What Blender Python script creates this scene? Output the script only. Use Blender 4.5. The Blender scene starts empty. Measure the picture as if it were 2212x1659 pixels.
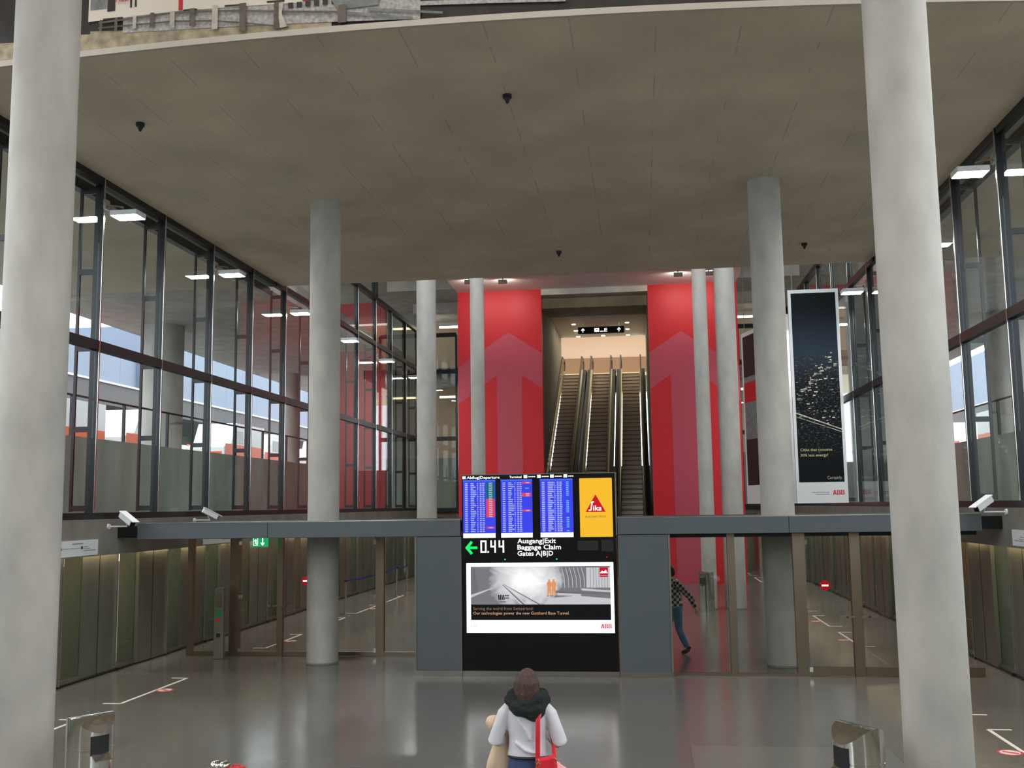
import bpy, bmesh, math, random
from mathutils import Vector, Matrix
random.seed(7)
C = bpy.context.scene.collection
sc = bpy.context.scene
PI = math.pi

# ---------------------------------------------------------------- camera
F_PX, W_PX, H_PX = 2207.8, 2212, 1659
PITCH, YAW, ROLL = 0.11875, 0.123867, -0.013655
fw = Vector((-math.sin(YAW)*math.cos(PITCH), math.cos(YAW)*math.cos(PITCH), math.sin(PITCH)))
r0 = Vector((math.cos(YAW), math.sin(YAW), 0)); u0 = r0.cross(fw)
rt = math.cos(ROLL)*r0 + math.sin(ROLL)*u0
up = -math.sin(ROLL)*r0 + math.cos(ROLL)*u0
cam_d = bpy.data.cameras.new('camera'); cam = bpy.data.objects.new('camera', cam_d); C.objects.link(cam)
cam.matrix_world = Matrix(((rt.x, up.x, -fw.x, 1.89), (rt.y, up.y, -fw.y, 0.0), (rt.z, up.z, -fw.z, 3.0), (0, 0, 0, 1)))
cam_d.sensor_fit = 'HORIZONTAL'; cam_d.sensor_width = 36.0; cam_d.lens = F_PX/W_PX*36.0
cam_d.clip_start = 0.05; cam_d.clip_end = 400
sc.camera = cam

# ---------------------------------------------------------------- world, exposure
wd = bpy.data.worlds.new('world'); sc.world = wd; wd.use_nodes = True
bg = wd.node_tree.nodes['Background']; bg.inputs[0].default_value = (0.86, 0.93, 1.0, 1); bg.inputs[1].default_value = 4.5
vs = sc.view_settings
vs.view_transform = 'Standard'; vs.look = 'None'; vs.gamma = 1.0; vs.exposure = 0.0; vs.use_curve_mapping = False
sc.cycles.sample_clamp_indirect = 6.0
sc.cycles.max_bounces = 8; sc.cycles.transparent_max_bounces = 24
FLOOD = 198.0          # strength of the floodlight lenses
STRIP = 12.0           # strength of the warm strips under the fascias

# ---------------------------------------------------------------- materials
def lin(r, g, b):
    f = lambda c: (c/255/12.92) if c/255 <= 0.04045 else ((c/255+0.055)/1.055)**2.4
    return (f(r), f(g), f(b), 1.0)
MATS = {}
def mat(name, col, rough=0.6, metal=0.0, spec=0.5, noise=0.0, nscale=6.0, bump=0.0, bscale=40.0, coord='Object', stretch=None):
    m = bpy.data.materials.new(name); m.use_nodes = True; MATS[name] = m
    n = m.node_tree.nodes; l = m.node_tree.links; b = n['Principled BSDF']
    b.inputs['Base Color'].default_value = col; b.inputs['Roughness'].default_value = rough
    b.inputs['Metallic'].default_value = metal; b.inputs['Specular IOR Level'].default_value = spec
    if noise or bump:
        tc = n.new('ShaderNodeTexCoord'); src = tc.outputs[coord]
        if stretch:
            mp = n.new('ShaderNodeMapping'); mp.inputs['Scale'].default_value = stretch; l.new(src, mp.inputs[0]); src = mp.outputs[0]
    if noise:
        t = n.new('ShaderNodeTexNoise'); t.inputs['Scale'].default_value = nscale; t.inputs['Detail'].default_value = 6
        l.new(src, t.inputs['Vector'])
        r = n.new('ShaderNodeMapRange'); r.inputs[1].default_value = 0.3; r.inputs[2].default_value = 0.7
        r.inputs[3].default_value = 1-noise; r.inputs[4].default_value = 1+noise
        l.new(t.outputs[0], r.inputs[0])
        x = n.new('ShaderNodeVectorMath'); x.operation = 'SCALE'; x.inputs[0].default_value = col[:3]
        l.new(r.outputs[0], x.inputs['Scale']); l.new(x.outputs[0], b.inputs['Base Color'])
    if bump:
        t2 = n.new('ShaderNodeTexNoise'); t2.inputs['Scale'].default_value = bscale; t2.inputs['Detail'].default_value = 4
        l.new(src, t2.inputs['Vector'])
        bp = n.new('ShaderNodeBump'); bp.inputs['Strength'].default_value = bump; bp.inputs['Distance'].default_value = 0.02
        l.new(t2.outputs[0], bp.inputs['Height']); l.new(bp.outputs[0], b.inputs['Normal'])
    return m
def emit(name, col, s=1.0):
    m = bpy.data.materials.new(name); m.use_nodes = True; MATS[name] = m
    n = m.node_tree.nodes; l = m.node_tree.links; n.clear()
    o = n.new('ShaderNodeOutputMaterial'); e = n.new('ShaderNodeEmission')
    e.inputs[0].default_value = col; e.inputs[1].default_value = s; l.new(e.outputs[0], o.inputs[0])
    return m
def glass(name, tint, ior=1.5, boost=1.0):
    m = bpy.data.materials.new(name); m.use_nodes = True; MATS[name] = m
    n = m.node_tree.nodes; l = m.node_tree.links; n.clear()
    o = n.new('ShaderNodeOutputMaterial'); mx = n.new('ShaderNodeMixShader'); t = n.new('ShaderNodeBsdfTransparent')
    g = n.new('ShaderNodeBsdfGlossy'); g.inputs['Roughness'].default_value = 0.0; t.inputs[0].default_value = tint
    ge = n.new('ShaderNodeNewGeometry'); dp = n.new('ShaderNodeVectorMath'); dp.operation = 'DOT_PRODUCT'
    l.new(ge.outputs['Normal'], dp.inputs[0]); l.new(ge.outputs['Incoming'], dp.inputs[1])
    def mth(op, a, b=None):
        q = n.new('ShaderNodeMath'); q.operation = op; q.use_clamp = False
        for i_, v_ in enumerate((a, b)):
            if v_ is None: continue
            if isinstance(v_, (int, float)): q.inputs[i_].default_value = v_
            else: l.new(v_, q.inputs[i_])
        return q.outputs[0]
    f0 = ((ior-1)/(ior+1))**2
    fr = mth('ADD', mth('MULTIPLY', mth('POWER', mth('SUBTRACT', 1.0, mth('ABSOLUTE', dp.outputs['Value'])), 5.0), 1-f0), f0)
    k = mth('MINIMUM', mth('MULTIPLY', fr, boost), 1.0); l.new(k, mx.inputs[0])
    l.new(t.outputs[0], mx.inputs[1]); l.new(g.outputs[0], mx.inputs[2]); l.new(mx.outputs[0], o.inputs[0])
    return m
def nodes_of(m): return m.node_tree.nodes, m.node_tree.links, m.node_tree.nodes['Principled BSDF']

mat('concrete', lin(190, 186, 176), 0.85, noise=0.16, nscale=1.6, bump=0.15, bscale=25)
mat('concrete_column', lin(174, 169, 162), 0.75, noise=0.17, nscale=2.2, bump=0.1, bscale=30, stretch=(1, 1, 0.5))
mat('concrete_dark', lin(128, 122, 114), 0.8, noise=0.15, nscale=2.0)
mat('retaining_concrete', lin(150, 156, 148), 0.85, noise=0.2, nscale=1.2, stretch=(1, 1, 0.3))
mat('plaster', lin(240, 228, 224), 0.8)
mat('red_paint', lin(202, 25, 36), 0.45, spec=0.4)
mat('arrow_paint', lin(188, 72, 90), 0.5, spec=0.4)
mat('steel', lin(122, 123, 110), 0.45, 0.5, noise=0.08, nscale=4, stretch=(1, 1, 0.15))
mat('bright_steel', lin(205, 203, 198), 0.2, 1.0)
mat('chrome', lin(225, 222, 215), 0.12, 1.0)
mat('bronze_steel', lin(150, 136, 120), 0.35, 1.0)
mat('black_metal', lin(40, 42, 44), 0.35, 0.6)
mat('black_gloss', lin(12, 14, 15), 0.12)
mat('black_matt', lin(20, 20, 20), 0.6)
mat('grey_panel', lin(86, 92, 96), 0.55, spec=0.35)
mat('canopy_grey', lin(86, 92, 96), 0.5, spec=0.4)
mat('white_paint', lin(225, 226, 226), 0.5)
mat('border_paint', lin(196, 188, 176), 0.6)
mat('red_paint_outer', lin(176, 40, 50), 0.5)
mat('white_tape', lin(235, 232, 224), 0.6)
mat('sticker_red', lin(205, 60, 60), 0.5)
mat('sticker_white', lin(232, 225, 222), 0.5)
mat('green_sign_paint', lin(20, 140, 80), 0.5)
mat('orange', lin(235, 96, 35), 0.5)
mat('rubber', lin(25, 25, 26), 0.7)
mat('step_metal', lin(206, 192, 182), 0.55, 0.1)
mat('escalator_steel', lin(160, 152, 112), 0.3, 0.9)
mat('step_dark', lin(50, 46, 43), 0.6, 0.3)
mat('tan_wall', lin(214, 192, 172), 0.7)
mat('cream_wall', lin(230, 215, 180), 0.7)
mat('brown_panel', lin(150, 120, 92), 0.7)
mat('cladding', lin(112, 124, 142), 0.55, noise=0.04, nscale=0.5)
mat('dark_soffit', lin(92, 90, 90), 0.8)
mat('asphalt', lin(120, 120, 120), 0.9)
mat('blue_belt', lin(45, 55, 150), 0.6)
mat('grey_text', lin(110, 112, 116), 0.6)
mat('black_text', lin(40, 40, 44), 0.6)
mat('red_text', lin(215, 20, 40), 0.5)
mat('poster_blue', lin(40, 70, 120), 0.5, noise=0.6, nscale=3)
mat('poster_orange', lin(190, 90, 40), 0.5, noise=0.3, nscale=3)
mat('skin', lin(214, 168, 146), 0.55)
mat('sweater', lin(205, 202, 208), 0.9, bump=0.5, bscale=9)
mat('scarf', lin(22, 30, 30), 0.95, bump=0.9, bscale=60)
mat('hair_brown', lin(66, 40, 32), 0.5, noise=0.45, nscale=14, bump=0.6, bscale=40, stretch=(3, 3, 0.5))
mat('hair_dark', lin(34, 26, 22), 0.55, bump=0.4, bscale=40)
mat('navy_denim', lin(52, 66, 104), 0.8, noise=0.12, nscale=8)
mat('blue_denim', lin(62, 102, 138), 0.8, noise=0.15, nscale=8)
mat('red_leather', lin(205, 26, 44), 0.45, bump=0.2, bscale=12)
mat('pink_cloth', lin(232, 160, 164), 0.85, bump=0.5, bscale=12)
mat('beige_cloth', lin(214, 184, 156), 0.9, bump=0.5, bscale=10)
mat('gold', lin(230, 190, 120), 0.25, 1.0)
mat('shoe', lin(30, 28, 30), 0.5)
glass('clear_glass', (0.93, 0.955, 0.945, 1), boost=0.5)
glass('screen_glass', (0.96, 0.97, 0.96, 1), boost=0.5)
glass('door_glass', (0.88, 0.92, 0.86, 1), boost=0.5)
glass('balustrade_glass', (0.5, 0.56, 0.44, 1))
emit('lamp_lens', (1.0, 0.985, 0.96, 1), FLOOD)
emit('strip_light', (1.0, 0.78, 0.48, 1), STRIP)
emit('tunnel_strip', (1.0, 0.93, 0.74, 1), 2.6)
emit('downlight_lens', (1.0, 0.85, 0.6, 1), 220.0)
emit('hall_light', (1.0, 0.95, 0.88, 1), 3.0)
emit('recess_fill', (1.0, 0.86, 0.6, 1), 95.0)
emit('void_fill', (1.0, 0.94, 0.87, 1), 34.0)
emit('spot_lens', (1.0, 0.9, 0.8, 1), 160.0)
emit('warm_light', (1.0, 0.8, 0.5, 1), 6.0)
emit('screen_blue', lin(62, 72, 236), 1.0)
emit('screen_blue_light', lin(70, 110, 250), 1.0)
emit('screen_text', lin(190, 200, 250), 0.9)
emit('screen_cyan', lin(110, 200, 240), 0.9)
emit('screen_green', lin(20, 110, 110), 1.0)
emit('screen_red', lin(236, 70, 82), 1.0)
emit('screen_white', (1, 1, 1, 1), 1.0)
emit('screen_yellow', lin(250, 190, 50), 1.0)
emit('logo_red', lin(205, 30, 36), 1.0)
emit('ad_white', (1.0, 1.0, 1.0, 1), 1.35)
emit('ad_black', lin(24, 25, 27), 1.0)
emit('ad_grey_text', lin(150, 120, 100), 1.0)
emit('ad_tan_text', lin(225, 175, 130), 1.0)
emit('ad_dark', lin(112, 113, 116), 1.0)
emit('ad_mid', lin(198, 199, 203), 1.0)
emit('ad_orange', lin(225, 150, 100), 1.0)
emit('ad_red', lin(205, 25, 55), 1.0)
emit('sign_white', (1, 1, 1, 1), 1.6)
emit('sign_green', lin(30, 240, 110), 1.2)
emit('led_green', lin(40, 230, 130), 2.0)
emit('led_red', lin(200, 30, 30), 1.0)
emit('exit_green', lin(30, 175, 105), 0.9)
emit('no_entry_red', lin(205, 30, 36), 0.6)

# ceiling: formwork board seams, dashed, along the hall
def seams(m, period, axis='X', dashed=True, dark=0.72):
    n, l, b = nodes_of(m)
    src = b.inputs['Base Color'].links[0].from_socket
    tc = n.new('ShaderNodeTexCoord'); sp = n.new('ShaderNodeSeparateXYZ'); l.new(tc.outputs['Object'], sp.inputs[0])
    def line(out, per, wid):
        a = n.new('ShaderNodeMath'); a.operation = 'DIVIDE'; a.inputs[1].default_value = per; l.new(out, a.inputs[0])
        f = n.new('ShaderNodeMath'); f.operation = 'FRACT'; l.new(a.outputs[0], f.inputs[0])
        c = n.new('ShaderNodeMath'); c.operation = 'LESS_THAN'; c.inputs[1].default_value = wid/per; l.new(f.outputs[0], c.inputs[0])
        return c.outputs[0]
    mk = line(sp.outputs[axis], period, 0.022 if dashed else 0.05)
    t = n.new('ShaderNodeTexNoise'); t.inputs['Scale'].default_value = 1.3; l.new(tc.outputs['Object'], t.inputs['Vector'])
    g = n.new('ShaderNodeMath'); g.operation = 'GREATER_THAN'; g.inputs[1].default_value = 0.5; l.new(t.outputs[0], g.inputs[0])
    k = n.new('ShaderNodeMath'); k.operation = 'MULTIPLY'; l.new(mk, k.inputs[0]); l.new(g.outputs[0], k.inputs[1])
    out = k.outputs[0] if dashed else mk
    fine = line(sp.outputs[axis], period/8 if dashed else period, 0.012)
    q = n.new('ShaderNodeMath'); q.operation = 'MULTIPLY'; q.inputs[1].default_value = 0.22; l.new(fine, q.inputs[0])
    s = n.new('ShaderNodeMath'); s.operation = 'MAXIMUM'; l.new(out, s.inputs[0]); l.new(q.outputs[0], s.inputs[1]); out = s.outputs[0]
    mx = n.new('ShaderNodeMix'); mx.data_type = 'RGBA'; l.new(out, mx.inputs[0]); l.new(src, mx.inputs[6])
    dk = n.new('ShaderNodeVectorMath'); dk.operation = 'SCALE'; dk.inputs['Scale'].default_value = dark; l.new(src, dk.inputs[0]); l.new(dk.outputs[0], mx.inputs[7])
    l.new(mx.outputs[2], b.inputs['Base Color'])
mat('ceiling_concrete', lin(216, 200, 178), 0.85, noise=0.14, nscale=0.55, bump=0.08, bscale=30); seams(MATS['ceiling_concrete'], 1.12, dark=0.78); seams(MATS['cladding'], 3.0, axis='Y', dashed=False, dark=0.6)

# polished floor: large slabs with slightly different tone
def floor_mat():
    m = mat('polished_floor', lin(94, 91, 84), 0.16, spec=0.5)
    n, l, b = nodes_of(m); tc = n.new('ShaderNodeTexCoord')
    br = n.new('ShaderNodeTexBrick'); l.new(tc.outputs['Object'], br.inputs['Vector'])
    br.offset = 0.0; br.inputs['Scale'].default_value = 1.0; br.inputs['Brick Width'].default_value = 2.4; br.inputs['Row Height'].default_value = 2.4
    br.inputs['Color1'].default_value = lin(110, 108, 103); br.inputs['Color2'].default_value = lin(98, 96, 92); br.inputs['Mortar'].default_value = lin(80, 78, 72)
    br.inputs['Mortar Size'].default_value = 0.004
    l.new(br.outputs[0], b.inputs['Base Color'])
    t = n.new('ShaderNodeTexNoise'); t.inputs['Scale'].default_value = 1.2; l.new(tc.outputs['Object'], t.inputs['Vector'])
    r = n.new('ShaderNodeMapRange'); r.inputs[3].default_value = 0.13; r.inputs[4].default_value = 0.24; l.new(t.outputs[0], r.inputs[0]); l.new(r.outputs[0], b.inputs['Roughness'])
floor_mat()

# plaid shirt
def plaid():
    m = mat('plaid_shirt', lin(120, 115, 110), 0.85)
    n, l, b = nodes_of(m); tc = n.new('ShaderNodeTexCoord'); ck = n.new('ShaderNodeTexChecker')
    mp = n.new('ShaderNodeMapping'); mp.inputs['Scale'].default_value = (1, 0.55, 1); l.new(tc.outputs['Object'], mp.inputs[0])
    l.new(mp.outputs[0], ck.inputs['Vector']); ck.inputs['Scale'].default_value = 18.0
    ck.inputs['Color1'].default_value = lin(34, 30, 30); ck.inputs['Color2'].default_value = lin(188, 180, 172)
    l.new(ck.outputs[0], b.inputs['Base Color'])
plaid()

# printed photographs (ink on flat panels): night city, tunnel, grass and ballast
def city():
    m = mat('night_city_print', lin(8, 11, 16), 0.6, spec=0.15)
    n, l, b = nodes_of(m); tc = n.new('ShaderNodeTexCoord'); sp = n.new('ShaderNodeSeparateXYZ'); l.new(tc.outputs['Object'], sp.inputs[0])
    mp = n.new('ShaderNodeMapping'); mp.inputs['Scale'].default_value = (5.0, 5.0, 11.0); l.new(tc.outputs['Object'], mp.inputs[0])
    vo = n.new('ShaderNodeTexNoise'); vo.inputs['Scale'].default_value = 2.2; vo.inputs['Detail'].default_value = 8; vo.inputs['Roughness'].default_value = 0.75; l.new(mp.outputs[0], vo.inputs['Vector'])
    rp = n.new('ShaderNodeMapRange'); rp.inputs[1].default_value = 0.56; rp.inputs[2].default_value = 0.74; l.new(vo.outputs[0], rp.inputs[0])
    # city occupies a band of the print (local z 1.9 .. 4.6 above its lower edge), brightest in the upper middle
    z = n.new('ShaderNodeValToRGB'); dv = n.new('ShaderNodeMath'); dv.operation = 'DIVIDE'; dv.inputs[1].default_value = 6.5; l.new(sp.outputs['Z'], dv.inputs[0]); l.new(dv.outputs[0], z.inputs[0])
    cr = z.color_ramp; cr.elements[0].position = 0.19; cr.elements[0].color = (0, 0, 0, 1); cr.elements[1].position = 0.69; cr.elements[1].color = (0, 0, 0, 1)
    for p, v in ((0.22, 0.25), (0.30, 0.6), (0.42, 1.0), (0.54, 0.95), (0.62, 0.6), (0.665, 0.35)):
        e = cr.elements.new(p); e.color = (v, v, v, 1)
    mu = n.new('ShaderNodeMath'); mu.operation = 'MULTIPLY'; l.new(rp.outputs[0], mu.inputs[0]); l.new(z.outputs[0], mu.inputs[1])
    mx = n.new('ShaderNodeMix'); mx.data_type = 'RGBA'; sk = n.new('ShaderNodeValToRGB'); l.new(dv.outputs[0], sk.inputs[0]); sk.color_ramp.elements[0].position = 0.55; sk.color_ramp.elements[0].color = lin(13, 17, 22)
    sk.color_ramp.elements[1].position = 0.92; sk.color_ramp.elements[1].color = lin(10, 13, 16); e2 = sk.color_ramp.elements.new(0.69); e2.color = lin(40, 52, 64); l.new(sk.outputs[0], mx.inputs[6]); mx.inputs[7].default_value = lin(225, 226, 215)
    l.new(mu.outputs[0], mx.inputs[0]); l.new(mx.outputs[2], b.inputs['Base Color'])
city()
mat('city_street', lin(190, 185, 165), 0.5, noise=0.9, nscale=9)
def tunnel():
    m = emit('tunnel_print', (1, 1, 1, 1), 1.0); n = m.node_tree.nodes; l = m.node_tree.links; e = [x for x in n if x.type == 'EMISSION'][0]
    tc = n.new('ShaderNodeTexCoord'); mp = n.new('ShaderNodeMapping'); mp.inputs['Location'].default_value = (0.22, 0, -2.5); mp.inputs['Scale'].default_value = (1, 0, 1.5); l.new(tc.outputs['Object'], mp.inputs[0])
    ln = n.new('ShaderNodeVectorMath'); ln.operation = 'LENGTH'; l.new(mp.outputs[0], ln.inputs[0])
    t = n.new('ShaderNodeTexNoise'); t.inputs['Scale'].default_value = 2.0; t.inputs['Distortion'].default_value = 1.5; t.inputs['Detail'].default_value = 4; l.new(mp.outputs[0], t.inputs['Vector'])
    a = n.new('ShaderNodeMath'); a.operation = 'MULTIPLY_ADD'; a.inputs[1].default_value = 0.55; l.new(t.outputs[0], a.inputs[0]); l.new(ln.outputs['Value'], a.inputs[2])
    r = n.new('ShaderNodeValToRGB'); l.new(a.outputs[0], r.inputs[0]); r.color_ramp.elements[0].position = 0.45; r.color_ramp.elements[0].color = (1, 1, 1, 1)
    r.color_ramp.elements[1].position = 1.5; r.color_ramp.elements[1].color = lin(120, 122, 128)
    x = r.color_ramp.elements.new(0.85); x.color = lin(196, 196, 200)
    l.new(r.outputs[0], e.inputs[0])
tunnel()
mat('print_grass', lin(162, 148, 122), 0.6, noise=0.35, nscale=7, bump=0)
mat('print_ballast', lin(170, 165, 160), 0.6, noise=0.35, nscale=22)
mat('print_white', lin(222, 212, 200), 0.6)
mat('print_dark', lin(40, 34, 30), 0.6, noise=0.4, nscale=4)
mat('print_grey', lin(120, 122, 122), 0.6, noise=0.3, nscale=8)
mat('print_wood', lin(96, 88, 78), 0.6, noise=0.3, nscale=10)
mat('print_light_wood', lin(190, 182, 170), 0.6, noise=0.2, nscale=10)
mat('print_olive', lin(196, 192, 130), 0.6)
mat('print_red', lin(200, 30, 36), 0.6)

# ---------------------------------------------------------------- mesh building
def loc_of(o):
    v = Vector((0, 0, 0))
    while o is not None: v += Vector(o.location); o = o.parent
    return v
class MB:
    def __init__(s): s.v = []; s.f = []; s.mi = []; s.sm = []; s.m = []
    def mid(s, m):
        if m not in s.m: s.m.append(m)
        return s.m.index(m)
    def add(s, vs_, fs_, m, smooth=False):
        o = len(s.v); s.v += [tuple(v) for v in vs_]; i = s.mid(m)
        for f in fs_: s.f.append(tuple(o+k for k in f)); s.mi.append(i); s.sm.append(smooth)
        return s
    def box(s, x0, x1, y0, y1, z0, z1, m):
        x0, x1 = sorted((x0, x1)); y0, y1 = sorted((y0, y1)); z0, z1 = sorted((z0, z1))
        return s.add([(x0,y0,z0),(x1,y0,z0),(x1,y1,z0),(x0,y1,z0),(x0,y0,z1),(x1,y0,z1),(x1,y1,z1),(x0,y1,z1)],
              [(0,3,2,1),(4,5,6,7),(0,1,5,4),(1,2,6,5),(2,3,7,6),(3,0,4,7)], m)
    def obox(s, c, size, M, m):
        hx, hy, hz = size[0]/2, size[1]/2, size[2]/2; c = Vector(c)
        P = [(-hx,-hy,-hz),(hx,-hy,-hz),(hx,hy,-hz),(-hx,hy,-hz),(-hx,-hy,hz),(hx,-hy,hz),(hx,hy,hz),(-hx,hy,hz)]
        return s.add([c + M @ Vector(p) for p in P], [(0,3,2,1),(4,5,6,7),(0,1,5,4),(1,2,6,5),(2,3,7,6),(3,0,4,7)], m)
    def cyl(s, p0, p1, r, m, n=24, r1=None, smooth=True, caps=True):
        p0 = Vector(p0); p1 = Vector(p1); d = (p1-p0).normalized(); r1 = r if r1 is None else r1
        a = Vector((0, 0, 1)) if abs(d.z) < 0.9 else Vector((1, 0, 0)); e1 = d.cross(a).normalized(); e2 = d.cross(e1)
        A = [p0 + r*(math.cos(2*PI*k/n)*e1 + math.sin(2*PI*k/n)*e2) for k in range(n)]
        B = [p1 + r1*(math.cos(2*PI*k/n)*e1 + math.sin(2*PI*k/n)*e2) for k in range(n)]
        s.add(A+B, [(k, n+k, n+(k+1) % n, (k+1) % n) for k in range(n)], m, smooth)
        if caps: s.add(A, [tuple(range(n))], m); s.add(B, [tuple(reversed(range(n)))], m)
        return s
    def tube(s, pts, r, m, n=10, ry=None, caps=True, smooth=True):
        pts = [Vector(p) for p in pts]; N = len(pts); R = r if isinstance(r, (list, tuple)) else [r]*N
        RY = (ry if isinstance(ry, (list, tuple)) else [ry]*N) if ry is not None else R
        vs_ = []; prev = None
        for i, p in enumerate(pts):
            d = (pts[min(i+1, N-1)] - pts[max(i-1, 0)]).normalized()
            if prev is None:
                a = Vector((0, 1, 0)) if abs(d.y) < 0.8 else Vector((1, 0, 0)); e1 = (a - d*a.dot(d)).normalized()
            else: e1 = (prev - d*prev.dot(d)).normalized()
            prev = e1; e2 = d.cross(e1)
            for k in range(n):
                t = 2*PI*k/n; vs_.append(p + R[i]*math.cos(t)*e2 + RY[i]*math.sin(t)*e1)
        fs_ = [(i*n+k, i*n+(k+1) % n, (i+1)*n+(k+1) % n, (i+1)*n+k) for i in range(N-1) for k in range(n)]
        if caps: fs_ += [tuple(reversed(range(n))), tuple((N-1)*n+k for k in range(n))]
        return s.add(vs_, fs_, m, smooth)
    def ball(s, c, rx, ry, rz, m, nu=20, nv=12, M=None):
        c = Vector(c); vs_ = []; M = M or Matrix.Identity(3)
        for j in range(nv+1):
            th = PI*j/nv
            for i in range(nu):
                ph = 2*PI*i/nu
                vs_.append(c + M @ Vector((rx*math.sin(th)*math.cos(ph), ry*math.sin(th)*math.sin(ph), rz*math.cos(th))))
        fs_ = [(j*nu+i, (j+1)*nu+i, (j+1)*nu+(i+1) % nu, j*nu+(i+1) % nu) for j in range(nv) for i in range(nu)]
        return s.add(vs_, fs_, m, True)
    def lathe(s, c, prof, m, n=32):
        vs_ = []; c = Vector(c)
        for (r, z) in prof:
            for k in range(n): vs_.append(c + Vector((r*math.cos(2*PI*k/n), r*math.sin(2*PI*k/n), z)))
        fs_ = [(j*n+k, j*n+(k+1) % n, (j+1)*n+(k+1) % n, (j+1)*n+k) for j in range(len(prof)-1) for k in range(n)]
        fs_ += [tuple(reversed(range(n))), tuple((len(prof)-1)*n+k for k in range(n))]
        return s.add(vs_, fs_, m, True)
    def xz(s, pts, y, m, depth=0.0):          # flat polygon in the X-Z plane facing -Y (towards the viewer); a slab if depth
        n = len(pts); a = sum(pts[i][0]*pts[(i+1) % n][1] - pts[(i+1) % n][0]*pts[i][1] for i in range(n))
        if a < 0: pts = pts[::-1]
        A = [(p[0], y, p[1]) for p in pts]
        s.add(A, [tuple(range(n))], m)
        if depth:
            B = [(p[0], y+depth, p[1]) for p in pts]
            s.add(A+B, [(k, n+k, n+(k+1) % n, (k+1) % n) for k in range(n)], m); s.add(B, [tuple(reversed(range(n)))], m)
        return s
    def rect(s, x0, x1, z0, z1, y, m): return s.xz([(x0, z0), (x1, z0), (x1, z1), (x0, z1)], y, m)
    def xy(s, pts, z, m, h=0.0):
        n = len(pts); a = sum(pts[i][0]*pts[(i+1) % n][1] - pts[(i+1) % n][0]*pts[i][1] for i in range(n))
        if a < 0: pts = pts[::-1]
        A = [(p[0], p[1], z+h) for p in pts]; s.add(A, [tuple(range(n))], m)
        if h:
            B = [(p[0], p[1], z) for p in pts]; s.add(A+B, [(k, n+k, n+(k+1) % n, (k+1) % n) for k in range(n)], m)
            s.add(B, [tuple(reversed(range(n)))], m)
        return s
    def yz(s, pts, x0, x1, m):
        n = len(pts); A = [(x0, p[0], p[1]) for p in pts]; B = [(x1, p[0], p[1]) for p in pts]
        s.add(A, [tuple(range(n))], m); s.add(B, [tuple(reversed(range(n)))], m)
        return s.add(A+B, [(k, n+k, n+(k+1) % n, (k+1) % n) for k in range(n)], m)
    def text(s, body, o, ux, uz, m, w=None, h=None, bold=0.0, align='LEFT', lift=0.0):
        cu = bpy.data.curves.new('t', 'FONT'); cu.body = body; cu.size = 1; cu.offset = bold; cu.resolution_u = 2
        ob = bpy.data.objects.new('t', cu); me = bpy.data.meshes.new_from_object(ob)
        P = [v.co.copy() for v in me.vertices]; fs_ = [tuple(p.vertices) for p in me.polygons]
        bpy.data.meshes.remove(me); bpy.data.objects.remove(ob); bpy.data.curves.remove(cu)
        if not P: return s
        x0 = min(p.x for p in P); x1 = max(p.x for p in P); z1 = max(p.y for p in P)
        kz = h/0.72 if h else (w/(x1-x0)); kx = w/(x1-x0) if w else kz
        sh = {'LEFT': 0, 'CENTER': -(x1-x0)*kx/2, 'RIGHT': -(x1-x0)*kx}[align]
        o = Vector(o); ux = Vector(ux); uz = Vector(uz); nn = ux.cross(uz)
        return s.add([o + ux*((p.x-x0)*kx+sh) + uz*(p.y*kz) + nn*lift for p in P], fs_, m)
    def build(s, name, parent=None, bevel=0.0, sub=0):
        me = bpy.data.meshes.new(name)
        if parent is None:
            xs = [v[0] for v in s.v]; ys = [v[1] for v in s.v]; zs = [v[2] for v in s.v]
            off = Vector(((min(xs)+max(xs))/2, (min(ys)+max(ys))/2, min(zs)))
        else: off = loc_of(parent)
        me.from_pydata([(v[0]-off.x, v[1]-off.y, v[2]-off.z) for v in s.v], [], s.f)
        for m in s.m: me.materials.append(MATS[m])
        me.polygons.foreach_set('material_index', s.mi); me.polygons.foreach_set('use_smooth', s.sm); me.update()
        if any(s.sm): me.set_sharp_from_angle(angle=0.7)
        ob = bpy.data.objects.new(name, me); C.objects.link(ob)
        if parent is None: ob.location = off
        else: ob.parent = parent
        if bevel:
            b = ob.modifiers.new('bevel', 'BEVEL'); b.width = bevel; b.segments = 2; b.limit_method = 'ANGLE'; b.angle_limit = 0.9
        if sub:
            q = ob.modifiers.new('sub', 'SUBSURF'); q.levels = sub; q.render_levels = sub
        return ob
def tag(o, label, cat, group=None):
    o['label'] = label; o['category'] = cat
    if group: o['group'] = group
    return o
def struct(o): o['kind'] = 'structure'; return o
def thing(name, loc, label, cat, group=None):
    o = bpy.data.objects.new(name, None); C.objects.link(o); o.location = loc; o.empty_display_size = 0.2
    return tag(o, label, cat, group)
def sthing(name, loc):
    o = bpy.data.objects.new(name, None); C.objects.link(o); o.location = loc; return struct(o)
def voxel(ob, size, smooth=6):
    r = ob.modifiers.new('r', 'REMESH'); r.mode = 'VOXEL'; r.voxel_size = size; r.use_smooth_shade = True
    q = ob.modifiers.new('s', 'SMOOTH'); q.iterations = smooth; q.factor = 0.5
    bpy.context.view_layer.update(); dg = bpy.context.evaluated_depsgraph_get()
    me = bpy.data.meshes.new_from_object(ob.evaluated_get(dg)); old = ob.data; ob.modifiers.clear(); ob.data = me
    for p in me.polygons: p.use_smooth = True
    bpy.data.meshes.remove(old); return ob
ORD = ['first', 'second', 'third', 'fourth', 'fifth', 'sixth', 'seventh', 'eighth', 'ninth', 'tenth', 'eleventh', 'twelfth']

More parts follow.
